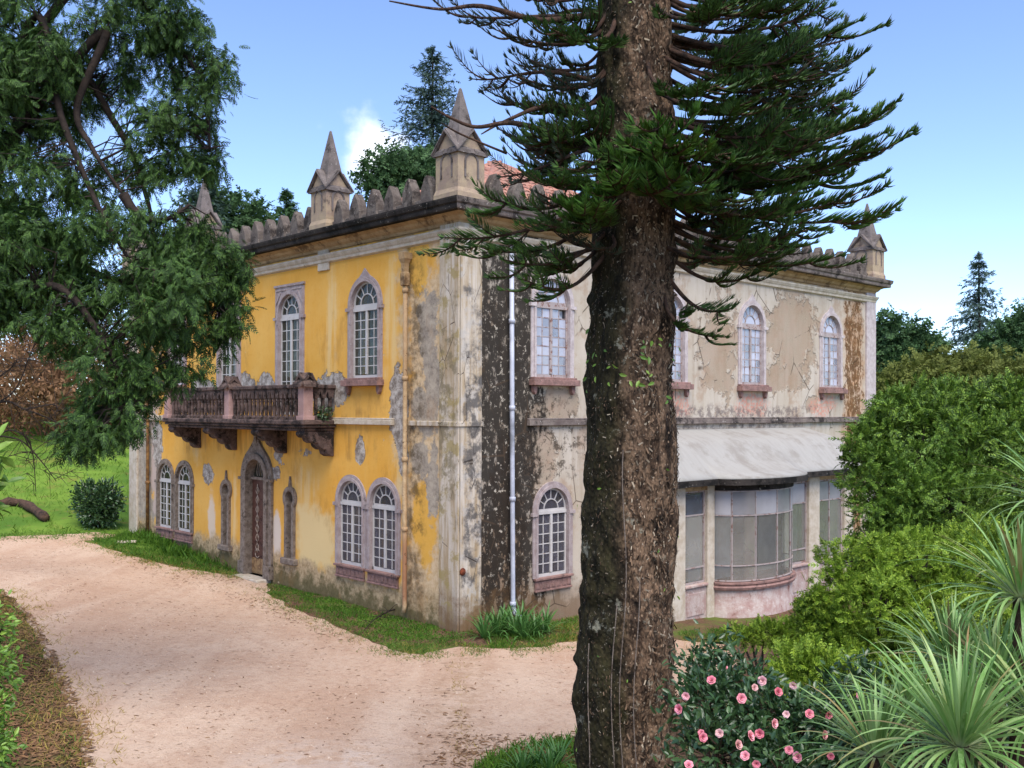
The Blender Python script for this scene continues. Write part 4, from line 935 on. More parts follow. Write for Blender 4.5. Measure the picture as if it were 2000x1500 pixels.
# ================================================================== VEGETATION
LF = {}
LF['arau'] = mat_leaf('araucaria_needles', [S(34, 50, 28), S(54, 78, 36), S(80, 110, 46), S(44, 64, 32)], .6, .14, .25, tip=S(68, 100, 40))
LF['arau_young'] = mat_leaf('young_araucaria_needles', [S(42, 68, 28), S(64, 98, 36), S(86, 124, 46), S(50, 78, 30)], .55, .12, .3, tip=S(66, 102, 38))
LF['arau_dark'] = mat_leaf('old_araucaria_needles', [S(42, 56, 44), S(54, 68, 52), S(62, 66, 48)], .6, .12, .25)  # dark greyish needles of the old thinning branches
LF['cyp'] = mat_leaf('cypress_sprays', [S(26, 40, 20), S(46, 72, 32), S(84, 114, 48), S(36, 56, 28)], .6, .14, .25, tip=S(56, 84, 36))
LF['thuja'] = mat_leaf('thuja_sprays', [S(34, 52, 18), S(66, 96, 30), S(124, 150, 52), S(46, 72, 24)], .55, .12, .3, tip=S(92, 126, 38))
LF['lime'] = mat_leaf('light_thuja_sprays', [S(56, 80, 22), S(98, 128, 34), S(156, 176, 60), S(74, 102, 28)], .55, .15, .3, tip=S(122, 152, 42))
LF['far'] = mat_leaf('distant_evergreen', [S(44, 66, 42), S(60, 84, 52), S(76, 104, 60)], .7, .15, .2)
LF['farhazed'] = mat_leaf('haze_toned_conifer', [S(66, 84, 78), S(82, 102, 92), S(60, 78, 70)], .7, .12, .2)  # blue-green needles greyed, distance haze put into the colour
LF['olive'] = mat_leaf('olive_foliage', [S(92, 100, 44), S(112, 118, 54), S(84, 92, 44)], .7, .2, .2)
LF['cam'] = mat_leaf('camellia_leaf', [S(34, 56, 32), S(50, 76, 42), S(78, 104, 60), S(40, 64, 36)], .3, .12, .5)
LF['grass'] = mat_leaf('grass_blades', [S(54, 84, 26), S(78, 116, 34), S(108, 140, 48), S(62, 96, 30)], .6, .3, .2)
LF['lawn'] = mat_leaf('lawn_blades', [S(78, 112, 36), S(104, 138, 46), S(128, 152, 62), S(88, 116, 42)], .6, .3, .2)
LF['dry'] = mat_leaf('dry_grass', [S(150, 126, 70), S(168, 148, 78), S(134, 112, 62)], .8, .2, .15)
LF['ivy'] = mat_leaf('ivy_leaf', [S(70, 104, 40), S(104, 140, 52), S(140, 168, 70)], .4, .25, .4)
LF['yucca'] = mat_leaf('yucca_blade', [S(78, 118, 48), S(112, 150, 74), S(146, 176, 108), S(160, 150, 96)], .45, .22, .4)
LF['agap'] = mat_leaf('strap_leaf', [S(50, 86, 40), S(72, 112, 52), S(96, 134, 70)], .4, .2, .4)
def mat_yucca():
    g = G('yucca_leaf_blade'); X, Y, Z = g.xyz; r = g.orand()
    c = g.ramp(r, [(0, S(74, 112, 46)), (.4, S(106, 146, 70)), (.8, S(140, 170, 102)), (.93, S(150, 160, 96)), (.96, S(150, 124, 78)), (1, S(130, 100, 64))])
    c = g.mix(g.rng(g.noise(60, 2, .5, vec=g.scaled((.06, 1, 1))), .35, .65, 0, .3), c, S(168, 190, 134)); c = g.mix(g.m('MULTIPLY', g.rng(X, .60, .86), g.rng(r, .2, .9)), c, S(150, 128, 84)); c = g.mix(g.rng(X, .16, .0), c, S(176, 186, 140))
    b = g.bsdf(c, .42, None, .4); t = g.node('ShaderNodeBsdfTranslucent'); g.t.links.new(c, t.inputs[0]); mm = g.node('ShaderNodeMixShader'); mm.inputs[0].default_value = .2; g.t.links.new(b, mm.inputs[1]); g.t.links.new(t.outputs[0], mm.inputs[2])
    return g.done(mm.outputs[0])
LF['yucca'] = mat_yucca()
LF['petal'] = mat_leaf('pink_petal', [S(190, 84, 106), S(218, 124, 142), S(232, 164, 172), S(200, 70, 92)], .55, .35, .2)
LF['litter'] = mat_leaf('dead_leaf_litter', [S(96, 66, 46), S(124, 90, 62), S(74, 52, 40), S(140, 110, 78)], .9, 0, .1)
LF['bark_chip'] = mat_leaf('bark_flake', [S(40, 32, 26), S(94, 74, 58), S(136, 110, 88), S(36, 29, 24), S(70, 56, 45), S(190, 172, 148)], .9, 0, .1, tip=S(56, 46, 36))
LF['twig'] = mat_leaf('bare_twig', [S(120, 86, 60), S(146, 108, 78), S(98, 72, 52)], .9, 0, .1)
LF['russet'] = mat_leaf('russet_dead_leaf', [S(128, 96, 70), S(150, 114, 84), S(106, 80, 60)], .9, .2, .1)
def mat_bark():
    g = G('flaking_bark'); p = g.obj; X, Y, Z = g.xyz
    n = g.noise(9, 6, .75, vec=g.scaled((1, 1, .35))); c = g.ramp(n, [(.36, S(26, 20, 16)), (.47, S(70, 54, 42)), (.56, S(118, 94, 74)), (.64, S(48, 37, 30)), (.75, S(96, 76, 60))])
    v = g.vor(26, vec=g.scaled((1, 1, .7))); c = g.mix(g.rng(v, .28, .12), c, S(140, 116, 94))
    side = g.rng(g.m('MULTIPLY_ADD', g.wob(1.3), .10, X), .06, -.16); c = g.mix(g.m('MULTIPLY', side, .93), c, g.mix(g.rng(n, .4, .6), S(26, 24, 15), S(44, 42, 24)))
    sp_ = g.rng(g.noise(38, 3, .6), .66, .70); c = g.mix(g.m('MULTIPLY', sp_, .7), c, S(176, 164, 146)); c = g.mix(g.m('MULTIPLY', g.rng(g.noise(3.4, 6, .75), .60, .66), .55), c, S(150, 146, 128))
    return g.done(g.bsdf(c, .95, g.bump(g.m('ADD', n, v), .7, .03), .15))
M['bark'] = mat_bark()
M['limb'] = mat_stone('brown_limb_bark', S(88, 66, 54), S(62, 46, 38), S(40, 32, 28), .5, 9, S(120, 108, 94), .95)
M['limb_dark'] = mat_stone('dark_limb_bark', S(58, 48, 42), S(44, 36, 32), S(30, 26, 24), .5, 8, None, .95)

# leaf templates: x along the stalk, z normal
def quad_leaf(parts):
    V = []; Q = []
    for (x0, y0, x1, y1, wd, dz) in parts:                       # diamond from (x0,y0) to (x1,y1)
        dx, dy = x1-x0, y1-y0; L_ = math.hypot(dx, dy); nx, ny = -dy/L_*wd, dx/L_*wd; b = len(V)
        V += [(x0, y0, -dz*x0*x0), (x0+dx*.45+nx, y0+dy*.45+ny, -dz*(x0+dx*.45)**2), (x1, y1, -dz*x1*x1 - .03), (x0+dx*.45-nx, y0+dy*.45-ny, -dz*(x0+dx*.45)**2)]; Q.append((b, b+1, b+2, b+3))
    return np.array(V, float), np.array(Q)
def spray_tmpl(n=6, ang=48, wd=.035, dz=.25, ln=.5):
    p = [(0, 0, 1, 0, wd*.9, dz)]
    for i in range(n):
        x = .12 + .76*i/(n-1); l_ = ln*(1 - .75*abs(x-.38)/.62); a = math.radians(ang)
        for s_ in (-1, 1): p.append((x, 0, x + l_*math.cos(a), s_*l_*math.sin(a), wd*(1.2 if i % 2 else .95), dz))
    return quad_leaf(p)
SP_CYP = spray_tmpl(5, 34, .042, .35, .42); SP_TH = spray_tmpl(4, 38, .06, .15, .42); SP_FAR = spray_tmpl(3, 45, .11, .2, .5)
LEAF = (np.array([(0, 0, 0), (.35, .2, .05), (.35, -.2, .05), (.7, .17, .03), (.7, -.17, .03), (1, 0, -.08), (.35, 0, 0), (.7, 0, -.02)], float), np.array([(0, 6, 1, 1), ]) )
LEAF = (np.array([(0, 0, 0), (.33, .21, .06), (.38, 0, 0), (.33, -.21, .06), (.72, .16, .03), (.75, 0, -.03), (.72, -.16, .03), (1, 0, -.1)], float), np.array([(0, 2, 1, 0), (1, 2, 5, 4), (4, 5, 7, 4), (0, 3, 2, 0), (3, 6, 5, 2), (6, 7, 5, 6)]))
_t = []
for q in LEAF[1]: 
    u = list(dict.fromkeys(q)); _t += [(u[0], u[1], u[2])] + ([(u[0], u[2], u[3])] if len(u) == 4 else [])
LEAF = (LEAF[0], np.array(_t))
def basis(D, N):
    X = unit(D); Y = unit(np.cross(N, X)); Z = np.cross(X, Y); return X, Y, Z
def clumps(nb, ells, per_m2, bunch, tmpl, size, droop, outw, jit, shell=(.62, 1.0), up=0.0, sub=0, subr=(.26, .48)):
    """ells: (centre, (rx,ry,rz)); bunches of sprays near the surface of each lobe, drooping or rising"""
    cents = []
    if sub:
        e2 = []
        for c, r in ells:
            r = np.asarray(r, float); k = sub; d = rnd_unit(k*3); d = d[:k]
            for q in d:
                sz_ = RNG.uniform(*subr); e2.append((np.asarray(c) + q*r*RNG.uniform(.62, .92), r*sz_*np.array([1, 1, RNG.uniform(.8, 1.5)])))
        ells = e2
    for c, r in ells:
        r = np.asarray(r, float); area = 4*math.pi*((r[0]*r[1])**1.6/3 + (r[0]*r[2])**1.6/3 + (r[1]*r[2])**1.6/3)**(1/1.6)
        k = max(3, int(area*per_m2)); d = rnd_unit(k); rad = RNG.uniform(shell[0], shell[1], k)**.7
        P = np.asarray(c) + d*r*rad[:, None]
        P += .12*r.mean()*RNG.normal(size=P.shape)*.5
        cents.append((P, unit(d/r)))
    P = np.vstack([a for a, _ in cents]); N = np.vstack([b for _, b in cents])
    k = len(P); pos = np.repeat(P, bunch, 0) + RNG.normal(size=(k*bunch, 3))*jit; nn = np.repeat(N, bunch, 0)
    D = nn*outw + RNG.normal(size=nn.shape)*.45; D[:, 2] += up - droop*RNG.uniform(.6, 1.3, len(D))
    Nn = RNG.normal(size=nn.shape)*.5 + nn*.7 + np.array([0, 0, .5])
    X, Y, Z = basis(D, Nn); nb.cards(tmpl, pos, X, Y, Z, RNG.uniform(size[0], size[1], len(pos)))
    return P
def twigs(nb, P, limbs, frac=.35, r=.008):
    """thin twigs from the nearest limb point to bunches of foliage"""
    LP = np.vstack([np.asarray([tuple(q) for q in l]) for l in limbs])
    for p in P[RNG.random(len(P)) < frac]:
        d = np.linalg.norm(LP-p, axis=1); q = LP[d.argmin()]
        if d.min() > 3.5: continue
        m_ = (p+q)/2 + RNG.normal(size=3)*.12 + np.array([0, 0, .1]); nb.tube([q, m_, p], [r*1.6, r, r*.5], 3)
def smooth_path(pts, n=8):
    P = np.array([tuple(p) for p in pts], float); t = np.linspace(0, len(P)-1, (len(P)-1)*n+1); o_ = []
    for u in t:
        i = min(int(u), len(P)-2); f = u-i; p0 = P[max(i-1, 0)]; p1 = P[i]; p2 = P[i+1]; p3 = P[min(i+2, len(P)-1)]
        o_.append(.5*((2*p1) + (p2-p0)*f + (2*p0-5*p1+4*p2-p3)*f*f + (3*p1-p0-3*p2+p3)*f**3))
    return np.array(o_)

# ------------------------------------------------------------------ the araucaria in front
AD = 9.5
tp = [at(1222, 1500, AD), at(1223, 1250, AD), at(1228, 900, AD), at(1236, 600, AD), at(1240, 300, AD), at(1238, 0, AD), at(1238, -700, AD)]
AB = Vector((tp[0].x - .01, tp[0].y, float(gz(tp[0].x, tp[0].y))))
arau = empty('araucaria_tree', AB); tag(arau, 'tall dark conifer with flaky ivy-speckled trunk and feathery upturned branches before the mansion', 'tree')
axis_z = [0] + [p.z - AB.z for p in tp]; axis_x = [0] + [p.x - AB.x for p in tp]
rad_px = [(AB.z-.0, .56), (tp[0].z, .485), (tp[1].z, .455), (tp[2].z, .445), (tp[3].z, .405), (tp[4].z, .375), (tp[5].z, .355), (tp[6].z, .30), (tp[6].z + 3, .25)]
rz_ = [r[0] - AB.z for r in rad_px]; rr_ = [r[1] for r in rad_px]
rt_ = random.Random(3); RINGS = [(rt_.uniform(0, 13), rt_.uniform(-.014, .018), rt_.uniform(.025, .07)) for _ in range(34)]; KNOTS = [(rt_.uniform(0, 6.28), rt_.uniform(.3, 9), rt_.uniform(.05, .13), rt_.choice((-.035, .035, .05))) for _ in range(46)]
H_T = 13.0; nzr, na = 430, 110; Vt = np.zeros((nzr, na, 3))
for j in range(nzr):
    z = -.3 + (H_T+.3)*j/(nzr-1); cx = np.interp(z, axis_z, axis_x); r0 = np.interp(z, rz_, rr_)
    for i in range(na):
        a = 2*math.pi*i/na; ca, sa = math.cos(a), math.sin(a); q = Vector((ca*r0*3.0, sa*r0*3.0, z*1.1))
        d = .055*noise.noise(q) + .045*abs(noise.noise(Vector((q.x*1.5, q.y*1.5, z*2.3)))) - .02 + .034*noise.noise(q*3.1) + .018*noise.noise(Vector((q.x*6, q.y*6, z*4))) + .014*noise.noise(Vector((q.x*14, q.y*14, z*10)))
        d += sum(ra_*math.exp(-((z - rz0 - .05*noise.noise(Vector((ca*1.5, sa*1.5, rz0))))/rw_)**2) for rz0, ra_, rw_ in RINGS if abs(z-rz0) < .3)
        d += sum(ka*math.exp(-(((a - ka0 + math.pi) % (2*math.pi) - math.pi)**2*r0*r0 + (z-kz0)**2)/kr**2) for ka0, kz0, kr, ka in KNOTS if abs(z-kz0) < .4)
        r = r0 + d; Vt[j, i] = (cx + ca*r, sa*r, z)
ii = np.arange(nzr*na).reshape(nzr, na); jj = np.roll(ii, -1, 1)
Fq = np.stack([ii[:-1], jj[:-1], jj[1:], ii[1:]], -1).reshape(-1, 4)
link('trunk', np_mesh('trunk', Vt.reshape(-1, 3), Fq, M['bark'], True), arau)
nb = NB(); k = 42000; zz = RNG.uniform(0, H_T-.5, k); aa = RNG.uniform(0, 2*np.pi, k); keep = RNG.random(k) < np.where(np.cos(aa) < -.1, .3, .95)*np.clip(.6 + 1.5*np.array([noise.noise(Vector((math.cos(q)*2.2, math.sin(q)*2.2, z_*1.3))) for q, z_ in zip(aa, zz)]), 0.02, 1); zz, aa = zz[keep], aa[keep]; k = len(zz)
rr0 = np.interp(zz, rz_, rr_) + .012; pos = np.column_stack([np.interp(zz, axis_z, axis_x) + np.cos(aa)*rr0, np.sin(aa)*rr0, zz])
jz = ((zz+.3)/(H_T+.3)*(nzr-1)).astype(int); ia = (aa/(2*np.pi)*na).astype(int) % na; pos = Vt[jz, ia] + np.column_stack([np.cos(aa), np.sin(aa), 0*aa])*.004
Nn = np.column_stack([np.cos(aa), np.sin(aa), 0*aa]); D = RNG.normal(size=(k, 3)); D -= (D*Nn).sum(1)[:, None]*Nn; D[:, 2] *= 2.2; D = unit(D) + Nn*RNG.uniform(.02, .35, k)[:, None]
chip = (np.array([(0, -.16, 0), (1, -.12, .06), (.9, .14, .05), (-.1, .15, -.02)], float), np.array([(0, 1, 2, 3)]))
X, Y, Z = basis(D, Nn); nb.cards(chip, pos, X, Y, Z, RNG.uniform(.018, .06, k)*np.where(np.cos(aa) < -.1, .55, 1.0))
tag(link('bark_flakes', nb.mesh('bark_flakes', LF['bark_chip']), arau), kind='stuff')
nb = NB(); k = 40; zz = RNG.uniform(.5, 9, k); aa = RNG.uniform(0, 2*np.pi, k); zc_ = at(1230, 720, AD).z - AB.z
k2 = 34; zz = np.concatenate([zz, RNG.normal(zc_, .16, k2)]); aa = np.concatenate([aa, RNG.uniform(3.3, 6.0, k2)])
rr0 = np.interp(zz, rz_, rr_) + .03; pos = np.column_stack([np.interp(zz, axis_z, axis_x) + np.cos(aa)*rr0, np.sin(aa)*rr0, zz]); Nn = np.column_stack([np.cos(aa), np.sin(aa), 0*aa])
D = np.cross(Nn, np.array([0, 0, 1.]))*RNG.normal(size=(len(zz), 1)) + np.array([0, 0, -1.])*RNG.uniform(.2, 1, (len(zz), 1)) + Nn*.3
X, Y, Z = basis(D, Nn + RNG.normal(size=Nn.shape)*.3); sz = RNG.uniform(.03, .055, len(zz)); sz[-k2:] *= 1.6; nb.cards(LEAF, pos, X, Y, Z, sz)
tag(link('ivy', nb.mesh('ivy', LF['ivy']), arau), kind='stuff')
nb = NB()
for a, z0, z1 in ((-1.75, 0, 4.4), (-1.9, 0, 3.0), (-2.4, 0, 2.6), (-1.5, .5, 3.2)):
    pts = []
    for z in np.linspace(z0, z1, 40): 
        q = a + .05*math.sin(z*3+a) ; r = np.interp(z, rz_, rr_) + .045; pts.append((np.interp(z, axis_z, axis_x) + math.cos(q)*r, math.sin(q)*r, z))
    nb.tube(pts, .0045, 4)
link('ivy_stem', nb.mesh('ivy_stem', M['granite']), arau)

def needle_tubes(nb, P0, P1, P2, r):
    """curved tapering cord-like branchlets, 3-sided: arrays (k,3)"""
    k = len(P0); T = unit(P2-P0); A = unit(np.cross(T, np.array([.13, .2, 1.0]))); B = np.cross(T, A)
    an = np.arange(3)*2*np.pi/3; offs = np.cos(an)[None, :, None]*A[:, None] + np.sin(an)[None, :, None]*B[:, None]
    r = np.asarray(r)[:, None, None]
    V = np.concatenate([P0[:, None] + offs*r*.8, P1[:, None] + offs*r*1.15, P2[:, None]], 1)          # 3+3+1
    i = np.arange(3); j = (i+1) % 3
    Q = np.stack([i, j, j+3, i+3], 1); T_ = np.stack([i+3, j+3, np.full(3, 6)], 1); base = (np.arange(k)*7)[:, None, None]
    s0 = nb.n; nb.V.append(V.reshape(-1, 3)); nb.Q.append((Q[None]+base).reshape(-1, 4)+s0); nb.T.append((T_[None]+base).reshape(-1, 3)+s0); nb.n += k*7
def arau_branch(seed, L=2.3, bare=.4, nfr=8, dens=1.0, tipup=.28, dead=False, young=False):
    """limb along +x, with feather-like fronds; returns (wood mesh, foliage mesh)"""
    r = np.random.default_rng(seed); t = np.linspace(0, 1, 14); wob = r.normal(size=2)*.06
    C = np.column_stack([L*t, L*wob[0]*np.sin(2.6*t*np.pi/2), L*(-.05*np.sin(np.pi*t*.9) + tipup*.55*t**2.4 - tipup*.45*t)])
    wood = NB(); wood.tube(C, .026*(1-t)**.8*L/2.3 + .007, 6)
    fol = NB()
    fr = [(1.0, 0, .62)]                                         # terminal frond runs along the limb
    for i in range(nfr): fr.append((r.uniform(bare, .93), (1 if i % 2 else -1), r.uniform(.35, .8)))
    for (u, side, fl) in fr:
        if side == 0:
            a = C[int(13*.5):]; ax = smooth_path(a, 4)
        else:
            p = np.array([np.interp(u, t, C[:, q]) for q in range(3)]); ang = r.uniform(.45, 1.05)*side; ln = fl*(1.25 - .55*u)*L/2.3
            s_ = np.linspace(0, 1, 16); d = np.array([math.cos(ang), math.sin(ang), 0]); 
            ax = p + s_[:, None]*ln*d + np.column_stack([0*s_ + ln*.18*s_**2, 0*s_, ln*(-.10*np.sin(np.pi*s_) + r.uniform(.1, .3)*s_**2)])
            wood.tube(ax, .013*(1-s_) + .005, 4)
        seg = np.linalg.norm(np.diff(ax, axis=0), axis=1); ln = seg.sum(); cum = np.concatenate([[0], np.cumsum(seg)])/ln
        nbl = max(8, int(ln/.020*dens)); us = np.sort(r.uniform(.04, 1, nbl))
        P0 = np.stack([np.interp(us, cum, ax[:, q]) for q in range(3)], 1); T = unit(np.stack([np.interp(us, cum, np.gradient(ax[:, q], cum)) for q in range(3)], 1))
        for sd_ in (-1, 1):
            Sd = unit(np.cross(np.tile([0, 0, 1.], (nbl, 1)), T))*sd_
            prof = np.clip(np.minimum(us*4+.35, (1.12-us)*2.6), .15, 1)
            lb = .235*prof*r.uniform(.85, 1.08, nbl)*(ln**.35)
            U = np.array([0, 0, 1.]); sp_ = r.uniform(.55, .8, nbl)[:, None]; upk = r.uniform(.1, .5)*np.ones((nbl, 1)) + r.normal(size=(nbl, 1))*.08
            d1 = unit(T*.62 + Sd*sp_ + U*upk*.5 + r.normal(size=(nbl, 3))*.06); d2 = unit(T*.8 + Sd*sp_*.8 + U*(upk*.8+.15) + r.normal(size=(nbl, 3))*.06)
            P1 = P0 + d1*lb[:, None]*.5; P2 = P1 + d2*lb[:, None]*.5
            needle_tubes(fol, P0, P1, P2, r.uniform(.0048, .0075, nbl))
        ktip = 10; P0 = np.repeat(ax[-1:], ktip, 0); d1 = unit(unit(ax[-1]-ax[-3]) + r.normal(size=(ktip, 3))*.28 + np.array([0, 0, .1])); lb = r.uniform(.06, .13, ktip)[:, None]
        needle_tubes(fol, P0, P0 + d1*lb*.5, P0 + d1*lb + np.array([0, 0, .02]), np.full(ktip, .009))
    return wood.mesh('branch', M['limb'], True), fol.mesh('needles', LF['arau_dark'] if dead else LF['arau_young' if young else 'arau'])
ABR = [arau_branch(100+i, 2.3, .28, 13, .72, .20) for i in range(8)]
ABS = [arau_branch(200+i, 2.3, .45, 7, .28, .15, True) for i in range(3)]       # thinning old branches
ABC = [arau_branch(300+i, 1.2, .12, 7, 1.25, .45, False, True) for i in range(3)]            # short leafy shoots
ABF = [arau_branch(400+i, 2.3, .3, 5, 1.0, .35, False, i == 1) for i in range(4)]             # single feathers
def put_branch(tip, ry, kind, droop=0.0):
    var = {'n': ABR, 's': ABS, 'c': ABC, 'f': ABF}[kind]; w_, f_ = random.choice(var); Ln = 1.2 if kind == 'c' else 2.3
    rz = at(1240, ry, AD).z; root = Vector((np.interp(rz-AB.z, axis_z, axis_x) + AB.x, AB.y, rz)); d = tip - root
    h = Vector((d.x, d.y, 0)).normalized(); root = root + h*(np.interp(rz-AB.z, rz_, rr_) - .06); d = tip - root
    x = d.normalized(); y = Vector((0, 0, 1)).cross(x).normalized(); z = x.cross(y); s = .94*d.length/Ln
    roll = Matrix.Rotation(random.uniform(-.5, .5), 3, 'X')
    mt = (Matrix((x, y, z)).transposed() @ roll).to_4x4(); mt = Matrix.Translation(root-AB) @ mt @ Matrix.Diagonal((s, max(s, .75)*random.uniform(.9, 1.1), max(s, .75), 1))
    b = link('branch', w_, arau); b.matrix_local = mt; link('needles', f_, b)
for tx, ty, dd, ry, kd in [
    (1752, 265, 9.6, 330, 'f'), (1732, 215, 9.2, 300, 'n'), (1700, 48, 9.8, 60, 'f'), (1692, 118, 9.0, 130, 'n'), (1690, 185, 10.0, 190, 'f'), (1712, 300, 9.8, 330, 'n'), (1714, 378, 9.0, 400, 'f'), (1720, 424, 9.6, 380, 'f'),
    (1662, 510, 9.3, 460, 'f'), (1600, 455, 8.8, 430, 'n'), (1506, 535, 9.3, 500, 'f'), (1436, 612, 9.0, 540, 'f'), (1414, 668, 8.9, 560, 'f'), (1640, 20, 9.6, 40, 'n'), (1660, -40, 9.9, 0, 'n'), (1560, 150, 8.4, 120, 'n'), (1580, 260, 8.6, 230, 'n'),
    (1540, 60, 10.5, 60, 'n'), (1600, 350, 10.3, 320, 'n'), (1550, 420, 8.7, 380, 'n'), (1490, 200, 8.1, 190, 'n'), (1500, 330, 11.2, 290, 'n'), (1450, 90, 11.2, 80, 'n'), (1430, 490, 10.6, 420, 'n'), (1640, 230, 10.8, 220, 'n'), (1620, 110, 8.7, 100, 'n'), (1420, 300, 8.1, 260, 'n'),
    (1500, -60, 9, -20, 'n'), (1430, 10, 8.3, 20, 'n'), (1650, 330, 10.6, 300, 'n'), (1460, 390, 8.2, 340, 'n'), (1520, 480, 10.2, 420, 'n'), (1680, 80, 10.4, 60, 's'), (1560, 10, 8.6, 0, 'n'), (1400, 170, 8.0, 140, 'n'), (1480, 260, 10.5, 200, 's'), (1570, 300, 9.3, 250, 'n'), (1610, 180, 9.5, 150, 'n'), (1480, 20, 10.8, -10, 's'), (1690, 345, 9.9, 330, 'f'),
    (1395, 400, 8.6, 360, 'n'), (1450, 440, 9.2, 390, 'n'), (1590, 500, 9.8, 440, 's'), (1440, 140, 9.8, 110, 'n'), (1520, 110, 9.2, 90, 'n'), (1540, 210, 10.0, 190, 'n'), (1470, 330, 9.6, 300, 'n'), (1630, 270, 9.4, 260, 'n'), (1640, 400, 9.5, 370, 'n'),
    (848, 466, 9.4, 400, 'f'), (916, 493, 9.0, 420, 'f'), (975, 515, 8.8, 460, 'f'), (1004, 562, 8.7, 500, 'f'), (1040, 520, 9.3, 480, 'n'), (1060, 440, 8.6, 400, 'n'), (930, 395, 9.4, 350, 'f'), (1090, 400, 8.4, 380, 'c'), (1110, 410, 8.3, 410, 'c'), (1140, 395, 8.25, 400, 'c'), (1080, 350, 8.5, 330, 'n'),
    (1290, 240, 7.9, 320, 'c'), (1310, 275, 7.8, 330, 'c'), (1345, 300, 7.9, 340, 'c'), (1385, 345, 8.1, 360, 'c'), (1330, 350, 8.0, 370, 'c'), (1140, 300, 8.3, 310, 'n'), (1180, 350, 8.1, 360, 'c'),
    (960, 250, 10.0, 260, 's'), (935, 175, 10.0, 190, 's'), (905, 130, 9.7, 160, 's'), (860, 12, 9.6, 30, 's'), (1000, 100, 10.4, 110, 's'), (1020, 200, 9.2, 190, 'n'), (975, 330, 9.1, 290, 's'), (1080, 60, 8.6, 50, 'n'), (1090, 160, 10.8, 150, 's'), (1050, 300, 10.4, 260, 's'), (960, 60, 9.0, 60, 's'), (1000, 150, 9.0, 140, 's'), (1060, 240, 8.8, 220, 'n'), (1010, 280, 9.8, 250, 's'), (1090, 110, 9.6, 90, 'n'), (1040, 20, 10.0, 10, 'n'), (980, -30, 9.4, -20, 's'), (1090, 200, 9.6, 170, 'n'), (1120, 260, 9.0, 240, 'n')]:
    put_branch(at(tx, ty, dd), ry, kd)
rr2 = random.Random(11)
for i in range(38):                                            # inner and rear boughs that close the crown
    right = i % 3 != 0; ty = rr2.uniform(-60, 500); lim = 1440 + 250*min(1, max(.2, 1 - abs(ty-230)/420)) if right else 1010 + max(0, (ty-300))*.1
    tx = rr2.uniform(1400, lim) if right else rr2.uniform(lim, 1120); put_branch(at(tx, ty, rr2.uniform(8.6, 11.8)), ty - rr2.uniform(-25, 45), rr2.choice('nnnfs') if right else rr2.choice('nnsss'))
for i in range(26):                                            # whorls above the picture
    a = random.uniform(0, 6.28); z = random.uniform(5.2, 8.0) + CAMZ; Lr = random.uniform(1.8, 2.6)
    put_branch(Vector((AB.x + .1 + math.cos(a)*Lr, AB.y + math.sin(a)*Lr, z)), 792 - (z-CAMZ-.2)/AD*F_PX, 'n')
for pts in ([(1165, 235), (1080, 205), (990, 235), (940, 262)], [(1170, 300), (1080, 262), (1000, 240), (930, 248), (880, 230), (842, 208)], [(1170, 25), (1060, 40), (940, 12), (860, 18), (760, 2)], [(990, 300), (900, 262), (862, 240)], [(1420, 215), (1440, 270), (1470, 318)], [(1165, 300), (1200, 330), (1260, 365)]):
    nb = NB(); P = smooth_path([at(x, y, 9.2 - .1*i) for i, (x, y) in enumerate(pts)], 6); nb.tube(P - np.array(AB), np.linspace(.035 if pts[0][0] < 1180 and len(pts) > 3 else .012, .006, len(P)), 6)
    link('dead_limb', nb.mesh('dead_limb', M['limb'], True), arau)

# ------------------------------------------------------------------ the big weeping cypress on the left
def pe(x, y, d, rx, ry, rd=None):
    """lobe of a crown: centre seen at x,y and d metres off, half sizes in metres"""
    k = d / F_PX; return (np.array(at(x, y, d)), (rx*k, (rd or (rx+ry)/2)*k, ry*k))
cyb = Vector((-8.9, 15.5, 0)); cyb.z = float(gz(cyb.x, cyb.y))
cyp = empty('cypress_tree', cyb); tag(cyp, 'huge weeping cypress with drooping dark green sprays overhanging the left of the mansion', 'tree')
O = np.array(cyb)
limbsC = [[(-8.9, 15.5, -.2 + cyb.z), (-8.8, 15.5, 3.5), (-8.6, 15.4, 7), (-8.3, 15.3, 11), (-8.0, 15.2, 14)],
          [(-8.6, 15.4, 6.5), at(60, 40, 15.2), at(120, 230, 15.0), at(190, 400, 14.8), at(260, 520, 14.6)],
          [(-8.5, 15.4, 8.0), at(200, 60, 15.4), at(150, 210, 15.2), at(180, 290, 15.0), at(240, 380, 15.0)],
          [(-8.7, 15.4, 5.5), at(60, 470, 15.4), at(200, 540, 15.0), at(330, 560, 15.0), at(430, 590, 15.2)],
          [(-8.7, 15.4, 5.0), at(80, 560, 14.4), at(200, 660, 14.2), at(250, 790, 14.2)],
          [(-8.4, 15.4, 9.0), at(180, -60, 15.5), at(300, 40, 15.5), at(390, 150, 15.6), at(410, 290, 15.6)],
          [(-8.5, 15.4, 7.0), at(100, 120, 16), at(230, 250, 16), at(290, 400, 15.8), at(300, 520, 15.4)],
          [at(240, 380, 15.0), at(270, 420, 15.0), at(320, 430, 15.0), at(370, 400, 15.2)]]
for i, l in enumerate(limbsC):
    P = smooth_path(l, 8); limbsC[i] = P
    nbt = NB(); nbt.tube(P - O, np.linspace(.38 if i == 0 else .085, .12 if i == 0 else .02, len(P)), 10 if i == 0 else 7)
    link('trunk' if i == 0 else 'limb', nbt.mesh('trunk' if i == 0 else 'limb', M['limb_dark'], True), cyp)
